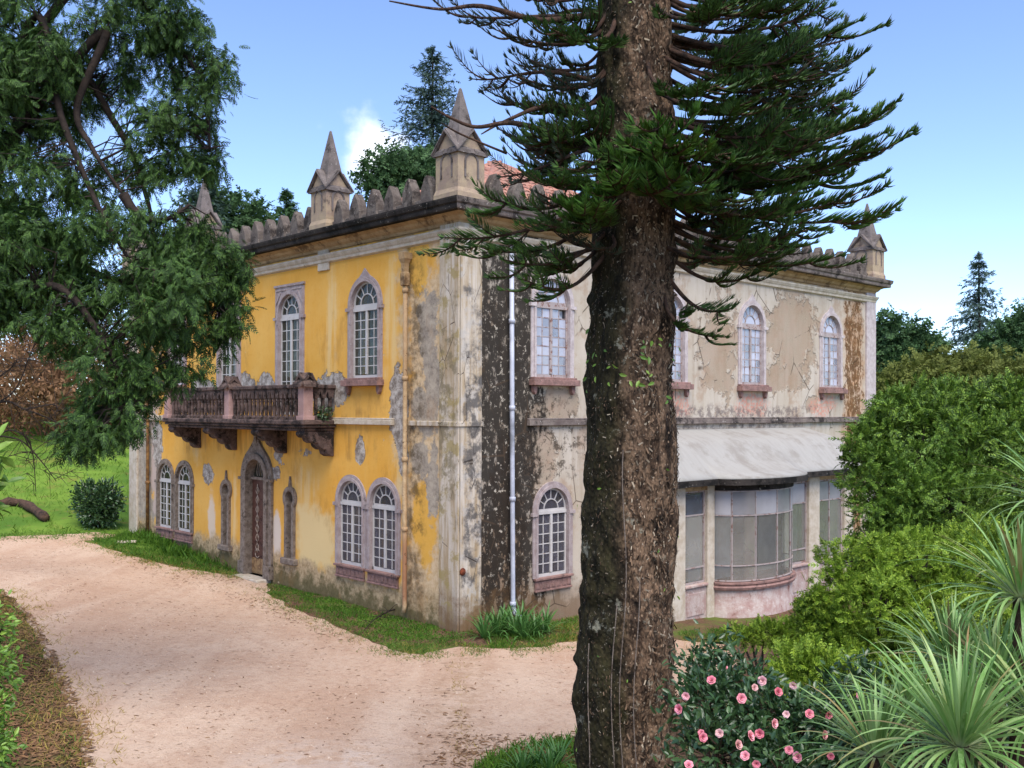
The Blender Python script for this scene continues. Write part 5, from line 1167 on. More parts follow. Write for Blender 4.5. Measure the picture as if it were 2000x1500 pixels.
E1 = [pe(10, 60, 15.2, 90, 90), pe(-10, 200, 15.6, 90, 110), pe(30, 380, 15.2, 90, 80), pe(90, 210, 15.8, 60, 90), pe(20, 110, 15, 120, 130), pe(110, 60, 15.4, 80, 80), pe(280, 30, 15.6, 130, 70), pe(380, 130, 15.6, 70, 90), pe(355, 240, 15.8, 75, 80), pe(50, 300, 14.8, 95, 120), pe(300, 150, 16.2, 60, 90), pe(395, 330, 15.8, 35, 45), pe(230, 120, 16.5, 50, 60), pe(-60, 220, 15, 120, 200), pe(300, 320, 15.6, 60, 60), pe(200, -70, 15.4, 220, 80), pe(405, 200, 15.5, 50, 60), pe(190, 200, 16.6, 50, 50), pe(230, 330, 16.2, 40, 45), pe(130, 170, 15.8, 40, 50), pe(160, 360, 15.8, 40, 40), pe(280, 230, 15.4, 45, 50), pe(345, 60, 15.4, 70, 60)]
E2 = [pe(50, 500, 14.6, 110, 120), pe(220, 500, 14.8, 120, 85), pe(370, 520, 15, 90, 75), pe(290, 590, 14.6, 120, 70), pe(420, 610, 15.2, 55, 60), pe(220, 700, 14.4, 75, 85), pe(330, 690, 14.8, 70, 65), pe(215, 810, 14.3, 65, 60), pe(90, 590, 14.6, 100, 60), pe(150, 640, 14.4, 70, 60), pe(-60, 520, 14.6, 130, 130), pe(265, 760, 14.5, 50, 60), pe(440, 520, 15.2, 38, 45), pe(170, 850, 14.2, 40, 35), pe(120, 430, 15.0, 90, 70), pe(360, 470, 15.3, 60, 35), pe(300, 460, 15, 80, 50)]
nb = NB(); P1 = clumps(nb, E1, 11, 10, SP_CYP, (.13, .26), .62, .6, .08, (.4, 1.0), 0, 10, (.2, .38))
P2 = clumps(nb, E2, 11, 10, SP_CYP, (.13, .26), .62, .65, .08, (.4, 1.0), 0, 17, (.2, .4))
PT = np.vstack([P1, P2])
nb.V = [v - O for v in nb.V]
tag(link('crown', nb.mesh('crown', LF['cyp']), cyp), kind='stuff')
nb = NB(); twigs(nb, PT, limbsC, .3, .010); nb.V = [v - O for v in nb.V]; tag(link('twigs', nb.mesh('twigs', M['limb_dark']), cyp), kind='stuff')

# ------------------------------------------------------------------ shrubs on the right
def shrub(name, label, cat, base, ells, mat, per, bunch, tmpl, size, droop, outw, jit, shell=(.7, 1), up=0, stems=6, group=None, barkm='limb_dark', sub=0):
    base = Vector(base); base.z = float(gz(base.x, base.y)); o = empty(name, base); tag(o, label, cat, group); B = np.array(base)
    nb = NB(); P = clumps(nb, ells, per, bunch, tmpl, size, droop, outw, jit, shell, up, sub, (.14, .30)); nb.V = [v - B for v in nb.V]
    tag(link('crown', nb.mesh('crown', mat), o), kind='stuff')
    st = NB()
    for i in range(stems):
        c, r = ells[i % len(ells)]; q = np.array(c) + RNG.normal(size=3)*np.array(r)*.35; m_ = (q+B)/2 + RNG.normal(size=3)*.15; m_[2] -= .1
        st.tube(smooth_path([B + np.append(RNG.normal(size=2)*.08, -.1), m_, q], 5) - B, np.linspace(.05, .012, 11), 6)
    for p in P[RNG.random(len(P)) < .12]:
        c, r = ells[int(np.argmin([np.linalg.norm(p-e[0]) for e in ells]))]; st.tube(np.array([c + (p-c)*.25, c + (p-c)*.7 + RNG.normal(size=3)*.05, p]) - B, [.014, .008, .004], 3)
    tag(link('stems', st.mesh('stems', M[barkm]), o), kind='stuff'); return o
c0 = at(1840, 900, 16)
shrub('thuja_shrub', 'large round dark green thuja shrub beside the conservatory', 'shrub', (c0.x, c0.y, 0),
      [pe(1800, 880, 16, 125, 110), pe(1900, 860, 16.3, 120, 105), pe(1990, 850, 16.5, 100, 95), pe(1735, 960, 15.6, 90, 85), pe(1850, 990, 15.4, 130, 90), pe(1960, 980, 15.6, 120, 100), pe(1700, 880, 16.2, 45, 55), pe(1780, 1060, 15.4, 100, 60), pe(1760, 805, 16.3, 60, 40), pe(1960, 780, 16.6, 60, 30), pe(1860, 790, 16.5, 70, 40)],
      LF['thuja'], 11.5, 9, SP_TH, (.11, .20), .0, .9, .05, (.5, 1.05), .3, sub=46)
c0 = at(1750, 1180, 12.5)
shrub('light_thuja_shrub', 'light yellow-green thuja shrub below the dark round one', 'shrub', (c0.x, c0.y, 0),
      [pe(1680, 1110, 12.6, 75, 65), pe(1770, 1110, 12.5, 95, 75), pe(1870, 1120, 12.7, 95, 70), pe(1640, 1180, 12.3, 60, 65), pe(1720, 1200, 12.0, 85, 70), pe(1820, 1200, 12.2, 95, 75), pe(1620, 1240, 12.2, 45, 45), pe(1900, 1060, 13.0, 60, 40), pe(1660, 1290, 12.0, 60, 45), pe(1590, 1200, 12.4, 28, 35), pe(1820, 1290, 12.0, 90, 60), pe(1930, 1210, 12.4, 90, 80), pe(1740, 1300, 11.9, 70, 50)],
      LF['lime'], 22, 9, SP_TH, (.085, .155), .0, .9, .04, (.5, 1.05), .3, sub=46)
c0 = at(1510, 1250, 17.2)
shrub('low_hedge', 'low bright green hedge growing in front of the bowed window', 'hedge', (c0.x, c0.y, 0),
      [pe(1450, 1244, 17.3, 30, 11), pe(1500, 1238, 17.3, 42, 14), pe(1560, 1236, 17.3, 45, 17), pe(1610, 1238, 17.3, 40, 22)], LF['lime'], 70, 9, SP_TH, (.10, .18), 0, .8, .05, (.5, 1), .3, stems=8)
c0 = at(1560, 1320, 11.5)
shrub('young_thuja', 'small yellow-green thuja bush behind the pink-flowered camellia', 'shrub', (c0.x, c0.y, 0),
      [pe(1560, 1300, 11.6, 55, 40), pe(1610, 1330, 11.4, 60, 45), pe(1540, 1330, 11.5, 30, 25)], LF['lime'], 60, 9, SP_TH, (.12, .2), 0, .8, .05, (.5, 1), .3)
def mat_petal():
    g = G('camellia_petal'); c = g.ramp(g.orand(), [(0, S(186, 70, 94)), (.35, S(214, 112, 132)), (.65, S(226, 150, 160)), (.85, S(226, 186, 184)), (1, S(170, 98, 88))]); c = g.mix(g.m('MULTIPLY', g.rand(), .4), c, S(232, 178, 182))
    return g.done(g.bsdf(c, .55, None, .2))
LF['petal'] = mat_petal()
# camellia with flowers
cb = at(1460, 1420, 7.0); cb = Vector((cb.x, cb.y, float(gz(cb.x, cb.y))))
cam_t = empty('camellia_bush', cb); tag(cam_t, 'glossy dark-leaved camellia bush dotted with pink flowers right of the big trunk', 'bush'); B = np.array(cb)
ce = [pe(1390, 1390, 7.2, 85, 75), pe(1490, 1400, 7.0, 100, 75), pe(1430, 1330, 7.6, 80, 50), pe(1560, 1440, 6.9, 80, 70), pe(1400, 1480, 6.8, 110, 80), pe(1530, 1520, 6.6, 130, 80), pe(1370, 1310, 7.8, 40, 40), pe(1680, 1350, 7.6, 60, 50), pe(1620, 1400, 7.2, 60, 60), pe(1400, 1270, 8.0, 30, 35), pe(1650, 1480, 6.8, 90, 60), pe(1780, 1480, 7.2, 90, 70), pe(1900, 1430, 7.4, 90, 70), pe(1990, 1380, 7.6, 80, 90)]
nb = NB(); PC = clumps(nb, ce, 95, 9, LEAF, (.05, .085), .15, .7, .05, (.35, 1.03), .2); nb.V = [v - B for v in nb.V]
tag(link('foliage', nb.mesh('foliage', LF['cam']), cam_t), kind='stuff')
st = NB()
for c, r in ce:
    st.tube(smooth_path([B, (B+c)/2 + RNG.normal(size=3)*.1, c], 5) - B, np.linspace(.03, .008, 11), 5)
for p in PC[::6]: c = ce[int(np.argmin([np.linalg.norm(p-e[0]) for e in ce]))][0]; st.tube(np.array([c, (c+p)/2 + RNG.normal(size=3)*.03, p]) - B, [.008, .005, .003], 3)
tag(link('stems', st.mesh('stems', M['limb']), cam_t), kind='stuff')
pet = (np.array([(0, 0, 0), (.5, .5, .14), (.5, -.5, .14), (.95, .36, .2), (.95, -.36, .2), (1.08, 0, .16)], float), np.array([(0, 2, 1), (1, 2, 4), (1, 4, 3), (3, 4, 5)]))
def flower_mesh(seed):
    nbf = NB(); r = np.random.default_rng(seed)
    for ringn, sz, tilt in ((6, .05, .3), (6, .044, .65), (5, .036, 1.0), (5, .026, 1.25)):
        a = np.arange(ringn)*2*np.pi/ringn + r.uniform(0, 6); D = np.column_stack([np.cos(a)*math.cos(tilt), np.sin(a)*math.cos(tilt), np.full(ringn, math.sin(tilt))]); Nn = np.column_stack([-np.cos(a)*math.sin(tilt), -np.sin(a)*math.sin(tilt), np.full(ringn, math.cos(tilt))])
        X, Y, Z = basis(D, Nn); nbf.cards(pet, np.zeros((ringn, 3)), X, Y, Z, np.full(ringn, sz))
    return nbf.mesh('flower', LF['petal'], True)
FM = [flower_mesh(i) for i in range(4)]
for x, y, d in [(1550, 1338, 6.9), (1519, 1352, 6.6), (1447, 1364, 6.5), (1473, 1343, 6.7), (1340, 1359, 6.7), (1328, 1385, 6.5), (1536, 1395, 6.4), (1370, 1432, 6.3), (1372, 1440, 6.25), (1510, 1413, 6.3), (1463, 1438, 6.2), (1484, 1433, 6.2), (1440, 1455, 6.2), (1456, 1477, 6.0), (1477, 1491, 6.0), (1345, 1495, 6.1), (1608, 1435, 6.3), (1541, 1465, 6.1), (1406, 1432, 6.4), (1617, 1395, 6.6), (1680, 1358, 6.9), (1622, 1477, 6.1), (1390, 1330, 7.0), (1490, 1330, 6.9), (1560, 1478, 6.05), (1415, 1305, 7.5), (1580, 1395, 6.5)]:
    P = at(x, y, d); o = link('flower', random.choice(FM), cam_t, P - cb); n_ = Vector((random.uniform(-1.2, 1.2), -1, random.uniform(-.2, 1.2))); o.rotation_euler = n_.to_track_quat('Z', 'Y').to_euler(); s = random.uniform(.4, .75); o.scale = (s, s, s)

# ------------------------------------------------------------------ yuccas
def blade_mesh(name, ln, wd, bend, mat, n=7, fold=.25):
    V = []; Q = []
    ang = math.radians(4); x = z = 0.0
    for i in range(n+1):
        t = i/n; w_ = wd*(.55 + 1.6*t*(1-t)*1.2 if t < .5 else (1.27*(1-t)*1.6 + .0)*1.0)*.5; w_ = wd*.5*min(1, .6 + 1.6*t)*(1 - max(0, (t-.45)/.55)**1.5)
        V += [(x, w_, z + w_*fold), (x, 0, z), (x, -w_, z + w_*fold)]
        a = bend*t*t; x += ln/n*math.cos(a); z -= ln/n*math.sin(a)
    for i in range(n):
        for j in (0, 1): b = i*3+j; Q.append((b, b+1, b+4, b+3))
    return np_mesh(name, V, np.array(Q), mat, True)
YB = [blade_mesh('leaf', random.uniform(.68, .88), .030, b, LF['yucca'], 9) for b in (.1, .3, .6, .9, 1.2, 1.6, 2.0, 2.4)]
def rosette(o, centre, nleaf, meshes, scale, el0=80, el1=-25, parts='leaf', spread=.05):
    for i in range(nleaf):
        t = (i+.5)/nleaf; el = math.radians(el0 + (el1-el0)*t**1.15 + random.uniform(-9, 9)); az = i*2.39996 + random.uniform(-.3, .3)
        mi = min(len(meshes)-1, max(0, int(t*len(meshes) + random.uniform(-.9, .9)))); s = scale*random.uniform(.82, 1.12)*(.8 + .25*math.sin(math.pi*min(1, t*1.2)))
        d = Vector((math.cos(az)*math.cos(el), math.sin(az)*math.cos(el), math.sin(el))); y = Vector((-math.sin(az), math.cos(az), 0)); z = d.cross(y)
        m_ = Matrix((d, y, z)).transposed().to_4x4(); l_ = link(parts, meshes[mi], o); l_.matrix_local = Matrix.Translation(Vector(centre) + Vector((d.x, d.y, 0))*spread) @ m_ @ Matrix.Diagonal((s, s*1.05, s, 1))
def yucca(px_, py_, d, n, sc_, label):
    P = at(px_, py_, d); b = Vector((P.x, P.y, float(gz(P.x, P.y)))); o = empty('yucca', b); tag(o, label, 'yucca', 'yuccas in the right foreground')
    h = P.z - b.z; mb = NB(); zz_ = np.linspace(-.05, h, 12); mb.tube(np.column_stack([.05*np.sin(zz_*2)*(1-zz_/h), 0*zz_, zz_]), np.linspace(.11, .05, 12), 8)
    link('stem', mb.mesh('stem', M['limb'], True), o); rosette(o, (0, 0, h), int(n*1.9), YB, sc_)
yucca(1875, 1455, 5.0, 80, .80, 'largest yucca with stiff pale green blades, at the bottom right corner')
yucca(1858, 1300, 6.6, 72, .72, 'arching yucca directly behind the largest yucca, below the light shrub')
yucca(1995, 1165, 6.0, 66, .78, 'upright yucca cut by the right edge of the picture, halfway up the shrubs')
yucca(1712, 1475, 5.6, 56, .68, 'drooping yucca with fine narrow blades between camellia and largest yucca')
yucca(2070, 985, 7.0, 56, .85, 'topmost yucca at the right edge, only its blade tips showing')
yucca(1945, 1345, 5.9, 60, .74, 'yucca between the largest yucca and the upright one at the right edge')
yucca(1785, 1415, 6.2, 54, .66, 'smaller yucca half hidden left behind the largest yucca')
yucca(2030, 1400, 5.4, 60, .75, 'yucca at the far right edge beside the largest one')

# ------------------------------------------------------------------ strap-leaved clumps
SB = [blade_mesh('leaf', random.uniform(.45, .6), .032, b, LF['agap'], 6, .15) for b in (.5, .9, 1.3, 1.8, 2.2)]
def clump(spots, label, nleaf, sc_):
    b = gpx(*spots[0]); o = empty('strap_leaf_clump', b); tag(o, label, 'plant', 'strap-leaved clumps on the verge')
    for s in spots: q = gpx(*s) - b; rosette(o, (q.x, q.y, q.z), nleaf, SB, sc_, 85, 15)
clump([(1005, 1240), (970, 1240), (1045, 1240), (1020, 1228), (985, 1230), (945, 1246), (1065, 1236), (1025, 1246)], 'strap-leaved green clump at the foot of the grey rain pipe', 34, 1.3)
clump([(1050, 1500), (1090, 1492), (1020, 1510), (1075, 1510)], 'strap-leaved clump in the grass at the foot of the big trunk', 34, .85)

# ------------------------------------------------------------------ grass, weeds, litter
BL = (np.array([(0, -.06, 0), (0, .06, 0), (.55, .045, .05), (.55, -.045, .05), (1, 0, .22)], float), np.array([(0, 1, 2), (0, 2, 3), (3, 2, 4)]))
def scatter(polypx, n, h0, h1, nb, flat=0.0, clump_=.0, leaf=False):
    q = [gpx(*p) for p in polypx]; a = np.array([(p.x, p.y) for p in q]); lo, hi = a.min(0), a.max(0); P = RNG.uniform(lo, hi, (n*4, 2)); P = P[inside(P, q)][:n]
    if clump_: 
        kk = np.array([noise.noise(Vector((p[0]*1.8, p[1]*1.8, 3))) for p in P]); P = P[kk > RNG.uniform(-.5, clump_, len(P))]
    k = len(P); pos = np.column_stack([P, gz(P[:, 0], P[:, 1])]); D = RNG.normal(size=(k, 3))*np.array([.6, .6, .2]); D[:, 2] += 1.0 - flat
    X, Y, Z = basis(D, rnd_unit(k) + np.array([0, -.3, .2])); nb.cards(LEAF if leaf else BL, pos, X, Y, Z, RNG.uniform(h0, h1, k))
nb = NB()
scatter([(524, 1140), (700, 1160), (860, 1200), (935, 1240), (890, 1262), (830, 1280), (760, 1266), (650, 1218), (560, 1182), (520, 1158)], 17000, .03, .11, nb, .35, .35)
scatter([(540, 1140), (700, 1165), (860, 1215), (900, 1250), (780, 1250), (640, 1200)], 8000, .03, .07, nb, .6, .1, True)
scatter([(165, 1056), (255, 1040), (380, 1066), (468, 1118), (400, 1117), (330, 1103), (250, 1085)], 9000, .06, .2, nb, .2, .35)
scatter([(255, 1042), (420, 1076), (468, 1112), (330, 1085)], 4500, .15, .4, nb, .2, .2)
scatter([(935, 1240), (1130, 1205), (1130, 1250), (1050, 1264), (960, 1268)], 5000, .05, .13, nb, .2, .2)
scatter([(930, 1500), (985, 1464), (1130, 1438), (1240, 1420), (1240, 1600), (850, 1600)], 12000, .06, .2, nb, .2, .5)
scatter([(1320, 1235), (1440, 1225), (1440, 1262), (1340, 1252)], 2500, .05, .12, nb, .2, .3)
def border(pts, n, w_, h0, h1):
    q = [gpx(*p) for p in pts]; P = []
    for _ in range(n):
        i = random.randrange(len(q)-1); a = q[i].lerp(q[i+1], random.random()); P.append((a.x, a.y))
    P = np.array(P) + RNG.normal(size=(n, 2))*w_; kk = np.array([noise.noise(Vector((p[0]*2.3, p[1]*2.3, 5))) for p in P]); P = P[kk > RNG.uniform(-.35, .35, n)]; k = len(P)
    pos = np.column_stack([P, gz(P[:, 0], P[:, 1]) + .01]); D = RNG.normal(size=(k, 3))*np.array([.8, .8, .2]); D[:, 2] += .7; X, Y, Z = basis(D, rnd_unit(k)); nb.cards(BL, pos, X, Y, Z, RNG.uniform(h0, h1, k))
EDGE1 = [(520, 1150), (560, 1184), (650, 1220), (760, 1268), (830, 1282), (890, 1264), (960, 1270), (1050, 1266), (1130, 1252)]; EDGE0 = [(165, 1058), (250, 1086), (330, 1104), (400, 1118), (468, 1126)]
border(EDGE1, 7000, .3, .03, .1); border(EDGE0, 4000, .3, .03, .12); border([(0, 1052), (100, 1046), (240, 1042)], 2500, .5, .05, .15)
tag(link('verge_grass', nb.mesh('verge_grass', LF['grass'])), 'green grass and weeds growing along the foot of the walls', 'grass', kind='stuff')
nb = NB()
scatter([(-300, 1130), (0, 1148), (50, 1200), (100, 1300), (150, 1400), (165, 1500), (230, 1660), (-600, 1660)], 9000, .05, .16, nb, .4, .9)
tag(link('bank_grass', nb.mesh('bank_grass', LF['grass'])), 'rough grass on the dark bank left of the drive', 'grass', kind='stuff')
nb = NB(); scatter([(-350, 1034), (0, 1052), (120, 1046), (255, 1036), (262, 900), (60, 885), (-300, 885)], 40000, .08, .26, nb, .3, .6)
tag(link('lawn_grass', nb.mesh('lawn_grass', LF['lawn'])), 'bright green meadow grass on the slope behind the drive', 'grass', kind='stuff')
nb = NB()
scatter([(170, 1058), (250, 1084), (400, 1118), (468, 1128), (560, 1184), (760, 1270), (830, 1284), (740, 1280), (560, 1205), (420, 1140), (250, 1105)], 5000, .04, .10, nb, .5, .4)
scatter([(1060, 1225), (1130, 1215), (1130, 1252), (1080, 1262)], 2500, .04, .09, nb, .4, .5)
scatter([(1330, 1240), (1440, 1255), (1440, 1300), (1340, 1290)], 2500, .04, .09, nb, .6, .3)
scatter([(870, 1290), (915, 1290), (910, 1400), (940, 1470), (990, 1470), (930, 1500), (880, 1500), (890, 1400)], 700, .04, .10, nb, .5, .9)
scatter([(0, 1160), (50, 1205), (110, 1310), (160, 1420), (170, 1500), (60, 1500), (20, 1250)], 5000, .05, .14, nb, .6, .3)
border(EDGE1, 4000, .32, .03, .08); border(EDGE0, 3000, .4, .03, .1); border([(0, 1150), (50, 1200), (100, 1300), (150, 1400), (165, 1500)], 5000, .3, .04, .12)
tag(link('dry_grass', nb.mesh('dry_grass', LF['dry'])), 'dry yellow grass fringing the drive', 'grass', kind='stuff')
nb = NB()
def litter(polypx, n, s0, s1, thr=-.5):
    q = [gpx(*p) for p in polypx]; a = np.array([(p.x, p.y) for p in q]); P = RNG.uniform(a.min(0), a.max(0), (n*4, 2)); P = P[inside(P, q)][:n]
    kk = np.array([noise.noise(Vector((p[0]*.9, p[1]*.9, 7))) for p in P]); P = P[kk > RNG.uniform(thr, thr+.8, len(P))]; k = len(P)
    pos = np.column_stack([P, gz(P[:, 0], P[:, 1]) + .018]); a = RNG.uniform(0, 6.28, k); D = np.column_stack([np.cos(a), np.sin(a)*.7, RNG.normal(size=k)*.12]); X, Y, Z = basis(D, np.array([0, 0, 1.]) + RNG.normal(size=(k, 3))*.25)
    tm_ = (np.array([(-.5, -.09, 0), (0, -.12, .07), (.5, 0, .02), (0, .1, .07), (-.5, .05, 0)], float), np.array([(0, 1, 3, 4), (1, 2, 3, 1)])); tm_ = (tm_[0], np.array([(0, 1, 3), (0, 3, 4), (1, 2, 3)]))
    nb.cards(tm_, pos, X, Y, Z, RNG.uniform(s0, s1, k))
litter(DRIVE_PX, 5200, .03, .09, -.4)
litter([(250, 1080), (470, 1120), (560, 1190), (760, 1275), (620, 1240), (430, 1160), (250, 1110)], 1500, .04, .12, -.6)
litter([(0, 1150), (60, 1200), (120, 1300), (170, 1400), (185, 1500), (-60, 1500), (-60, 1250)], 9000, .05, .15, -.7)
litter([(870, 1280), (930, 1290), (930, 1400), (980, 1480), (900, 1500), (860, 1400)], 420, .04, .12, -.1)
litter([(820, 1440), (1130, 1430), (1130, 1500), (820, 1500)], 800, .04, .12, -.5)
tag(link('leaf_litter', nb.mesh('leaf_litter', LF['litter'])), 'dead leaves and twigs strewn over the sandy drive', 'leaf litter', kind='stuff')
nb = NB(); pb_ = (np.array([(1, 0, 0), (-.8, .3, 0), (0, 1, .1), (.1, -.9, 0), (.05, 0, .8)], float)*.5, np.array([(0, 2, 4), (2, 1, 4), (1, 3, 4), (3, 0, 4)]))
GPs = GP[RNG.integers(0, len(GP), 5000)] + RNG.uniform(-.2, .2, (5000, 2)); kk = np.array([noise.noise(Vector((p[0]*.7, p[1]*.7, 11))) for p in GPs]); GPs = GPs[kk > RNG.uniform(-.4, .5, 5000)]; k = len(GPs); a = RNG.uniform(0, 6.28, k)
X, Y, Z = basis(np.column_stack([np.cos(a), np.sin(a), 0*a]), np.tile([0, 0, 1.], (k, 1))); nb.cards(pb_, np.column_stack([GPs, gz(GPs[:, 0], GPs[:, 1]) + .012]), X, Y, Z, RNG.uniform(.015, .05, k))
tag(link('loose_stones', nb.mesh('loose_stones', mat_leaf('loose_stone', [S(176, 150, 128), S(200, 180, 160), S(140, 116, 98)], .9, 0, .1))), 'small loose stones scattered on the sandy drive', 'stones', kind='stuff')
# fallen log on the lawn
lg = [gpx(-30, 992), gpx(40, 1004), gpx(90, 1020)]; lb = lg[0]
P = smooth_path([(p - lb) + Vector((0, 0, .14)) for p in lg], 6); nb = NB(); nb.tube(P, .15 + .03*RNG.normal(size=len(P)), 9)
o = link('fallen_log', nb.mesh('fallen_log', M['limb'], True), None, lb); tag(o, 'brown fallen log lying on the bright lawn', 'log')
# dark shrub on the lawn, shrubs at the left edge
c0 = gpx(190, 1030); d0 = c0.y
shrub('dark_round_shrub', 'dark round leafy shrub on the lawn left of the mansion', 'shrub', c0, [pe(190, 985, d0, 38, 40), pe(172, 972, d0, 25, 28), pe(210, 975, d0, 24, 30), pe(190, 1012, d0, 30, 18)], LF['cam'], 30, 10, LEAF, (.10, .17), .0, .8, .10, (.5, 1.02), .3)
c0 = at(-160, 1300, 11)
shrub('variegated_shrub', 'yellow-green leafy shrub at the left edge beside the drive', 'shrub', (c0.x, c0.y, 0), [pe(-18, 1220, 11.3, 32, 50), pe(-14, 1310, 11, 36, 50), pe(-22, 1400, 10.8, 34, 50), pe(-40, 1470, 10.6, 60, 60)], LF['ivy'], 60, 8, LEAF, (.06, .11), .1, .8, .06, (.4, 1.02), .1, stems=2)
c0 = at(-260, 960, 8.5)
shrub('tall_leafy_shrub', 'pale long-leaved shrub just reaching in from the left edge', 'shrub', (c0.x, c0.y, 0), [pe(-25, 900, 8.5, 30, 30), pe(-70, 980, 8.6, 50, 60)], LF['ivy'], 40, 7, LEAF, (.12, .2), .1, .8, .05, (.4, 1.02), .1)
# tuft growing from the balcony corner
tb = CORNER + LD*4.75 + (-RD)*.35 + Vector((0, 0, zr(.12)))
o = empty('wall_weed', tb); tag(o, 'small dark green weed sprouting from the balcony corner', 'weed'); nb = NB(); clumps(nb, [(np.array((.0, 0, .1)), (.28, .25, .2)), (np.array((-.1, .0, -.12)), (.2, .15, .2))], 90, 6, LEAF, (.05, .1), .3, .7, .05, (.2, 1)); link('foliage', nb.mesh('foliage', LF['cam']), o)['kind'] = 'stuff'

# ------------------------------------------------------------------ trees behind
def conifer(name, label, px_, ytop, d, ybase_px, half_px, mat, style='layer', n=26, droop=.25, taper=.9, lean=0, gap=.0, group='trees beyond the mansion'):
    top = at(px_, ytop, d); gx_, gy_ = top.x, top.y; b = Vector((gx_, gy_, float(gz(gx_, gy_)))); H = top.z - b.z; o = empty(name, b); tag(o, label, 'tree', group)
    z0 = max(1.0, at(px_, ybase_px, d).z - b.z); Rm = half_px*d/F_PX
    nb = NB(); zz_ = np.linspace(-.3, H, 14); nb.tube(np.column_stack([0*zz_, 0*zz_, zz_]), np.linspace(H*.016 + .05, .03, 14), 8); link('trunk', nb.mesh('trunk', M['limb_dark'], True), o)
    cr_ = NB(); pos = []; dirs = []
    for i in range(n):
        t = (i + RNG.uniform(0, .8))/n; z = z0 + (H-z0)*t; R = Rm*(1-t)**taper + .12; nbz = int(5 + 4*(1-t))
        for j in range(nbz):
            if RNG.random() < gap: continue
            a = RNG.uniform(0, 6.28); Rb = R*RNG.uniform(.6, 1.1); k = max(4, int(Rb*5)); u = np.linspace(.12, 1, k)
            x = np.cos(a)*Rb*u; y = np.sin(a)*Rb*u; zz2 = z - droop*Rb*u + .18*Rb*u**3 + (.0 if style == 'layer' else .3*Rb*u)
            nb2 = np.column_stack([x, y, zz2]); cr_.tube(nb2[[0, k//2, k-1]], [.035, .02, .008], 3)
            m_ = 5; pos.append(np.repeat(nb2, m_, 0) + RNG.normal(size=(k*m_, 3))*.09*Rb**.4); dirs.append(np.tile([np.cos(a), np.sin(a), -droop*.6], (k*m_, 1)) + RNG.normal(size=(k*m_, 3))*.55)
    pos = np.vstack(pos); D = np.vstack(dirs); X, Y, Z = basis(D, np.array([0, 0, 1.]) + RNG.normal(size=D.shape)*.4); cr_.cards(SP_FAR, pos, X, Y, Z, RNG.uniform(.16, .34, len(pos))*(d/55)**.5)
    tag(link('crown', cr_.mesh('crown', mat), o), kind='stuff'); return o
conifer('tall_conifer', 'tall open-branched conifer rising behind the corner pinnacle', 845, 95, 52, 420, 135, LF['farhazed'], 'layer', 36, .12, .8, gap=.2)
conifer('slim_conifer', 'small slim pointed conifer top showing above the battlements', 560, 372, 60, 520, 38, LF['far'], 'layer', 20, .1, .8)
conifer('narrow_spruce', 'lone pointed spruce with drooping boughs against the sky at right', 1912, 492, 62, 740, 100, LF['farhazed'], 'layer', 24, .4, .95, gap=.15)
conifer('dark_spruce', 'dark spruce partly behind the big cypress and left pinnacle', 400, 300, 48, 560, 70, LF['farhazed'], 'layer', 26, .15, .7)
def round_tree(name, label, ells, mat, size, per, base, shell=(.55, 1), group='trees beyond the mansion', tm_=SP_FAR, bunch=8, jit=.25):
    b = Vector((base[0], base[1], float(gz(base[0], base[1])))); B = np.array(b); o = empty(name, b); tag(o, label, 'tree', group)
    nb = NB(); clumps(nb, ells, per, bunch, tm_, size, .15, .7, jit, shell, .15); nb.V = [v - B for v in nb.V]; tag(link('crown', nb.mesh('crown', mat), o), kind='stuff')
    st = NB(); cc = np.mean([e[0] for e in ells], 0); st.tube(smooth_path([B - [0, 0, .3], (B+cc)/2, cc], 5) - B, np.linspace(.3, .1, 11), 8)
    for c, r in ells: st.tube(np.array([(B+cc)/2, (B+cc)/4 + c/2, c]) - B, [.14, .1, .04], 6)
    link('trunk', st.mesh('trunk', M['limb_dark'], True), o); return o
def rt(x, y, d, rx, ry): return pe(x, y, d, rx, ry)
p = at(760, 340, 46); round_tree('broad_tree', 'rounded dark green tree behind the battlements left of the tall conifer', [rt(750, 345, 46, 45, 50), rt(790, 360, 46, 50, 50), rt(830, 340, 47, 40, 40)], LF['far'], (.3, .55), 6, (p.x, p.y))
p = at(470, 420, 50); round_tree('leafy_tree', 'green leafy tree top between the two left pinnacles', [rt(470, 430, 50, 45, 45), rt(440, 415, 50, 30, 35), rt(510, 440, 50, 30, 35), rt(400, 430, 49, 45, 50)], LF['far'], (.3, .5), 6, (p.x, p.y))
p = at(1750, 700, 48); round_tree('cedar', 'dark layered cedar next to the right end of the mansion', [rt(1760, 655, 48, 40, 28), rt(1750, 690, 48, 70, 28), rt(1740, 725, 48, 90, 35), rt(1800, 680, 48, 40, 22), rt(1730, 770, 48, 90, 50), rt(1722, 640, 48, 22, 20)], LF['far'], (.25, .5), 9, (p.x, p.y))
p = at(1880, 730, 40); round_tree('olive_tree', 'yellowish green tree band above the round thuja shrub', [rt(1830, 730, 40, 70, 28), rt(1900, 730, 40, 70, 30), rt(1800, 760, 39, 80, 40), rt(1960, 740, 41, 60, 40)], LF['olive'], (.22, .42), 10, (p.x, p.y))
p = at(1985, 680, 52); round_tree('edge_tree', 'dark tree at the right edge beside the lone spruce', [rt(1985, 670, 52, 45, 40), rt(1990, 720, 52, 60, 50), rt(1950, 700, 52, 45, 40), rt(2040, 660, 52, 60, 70)], LF['far'], (.25, .5), 8, (p.x, p.y))
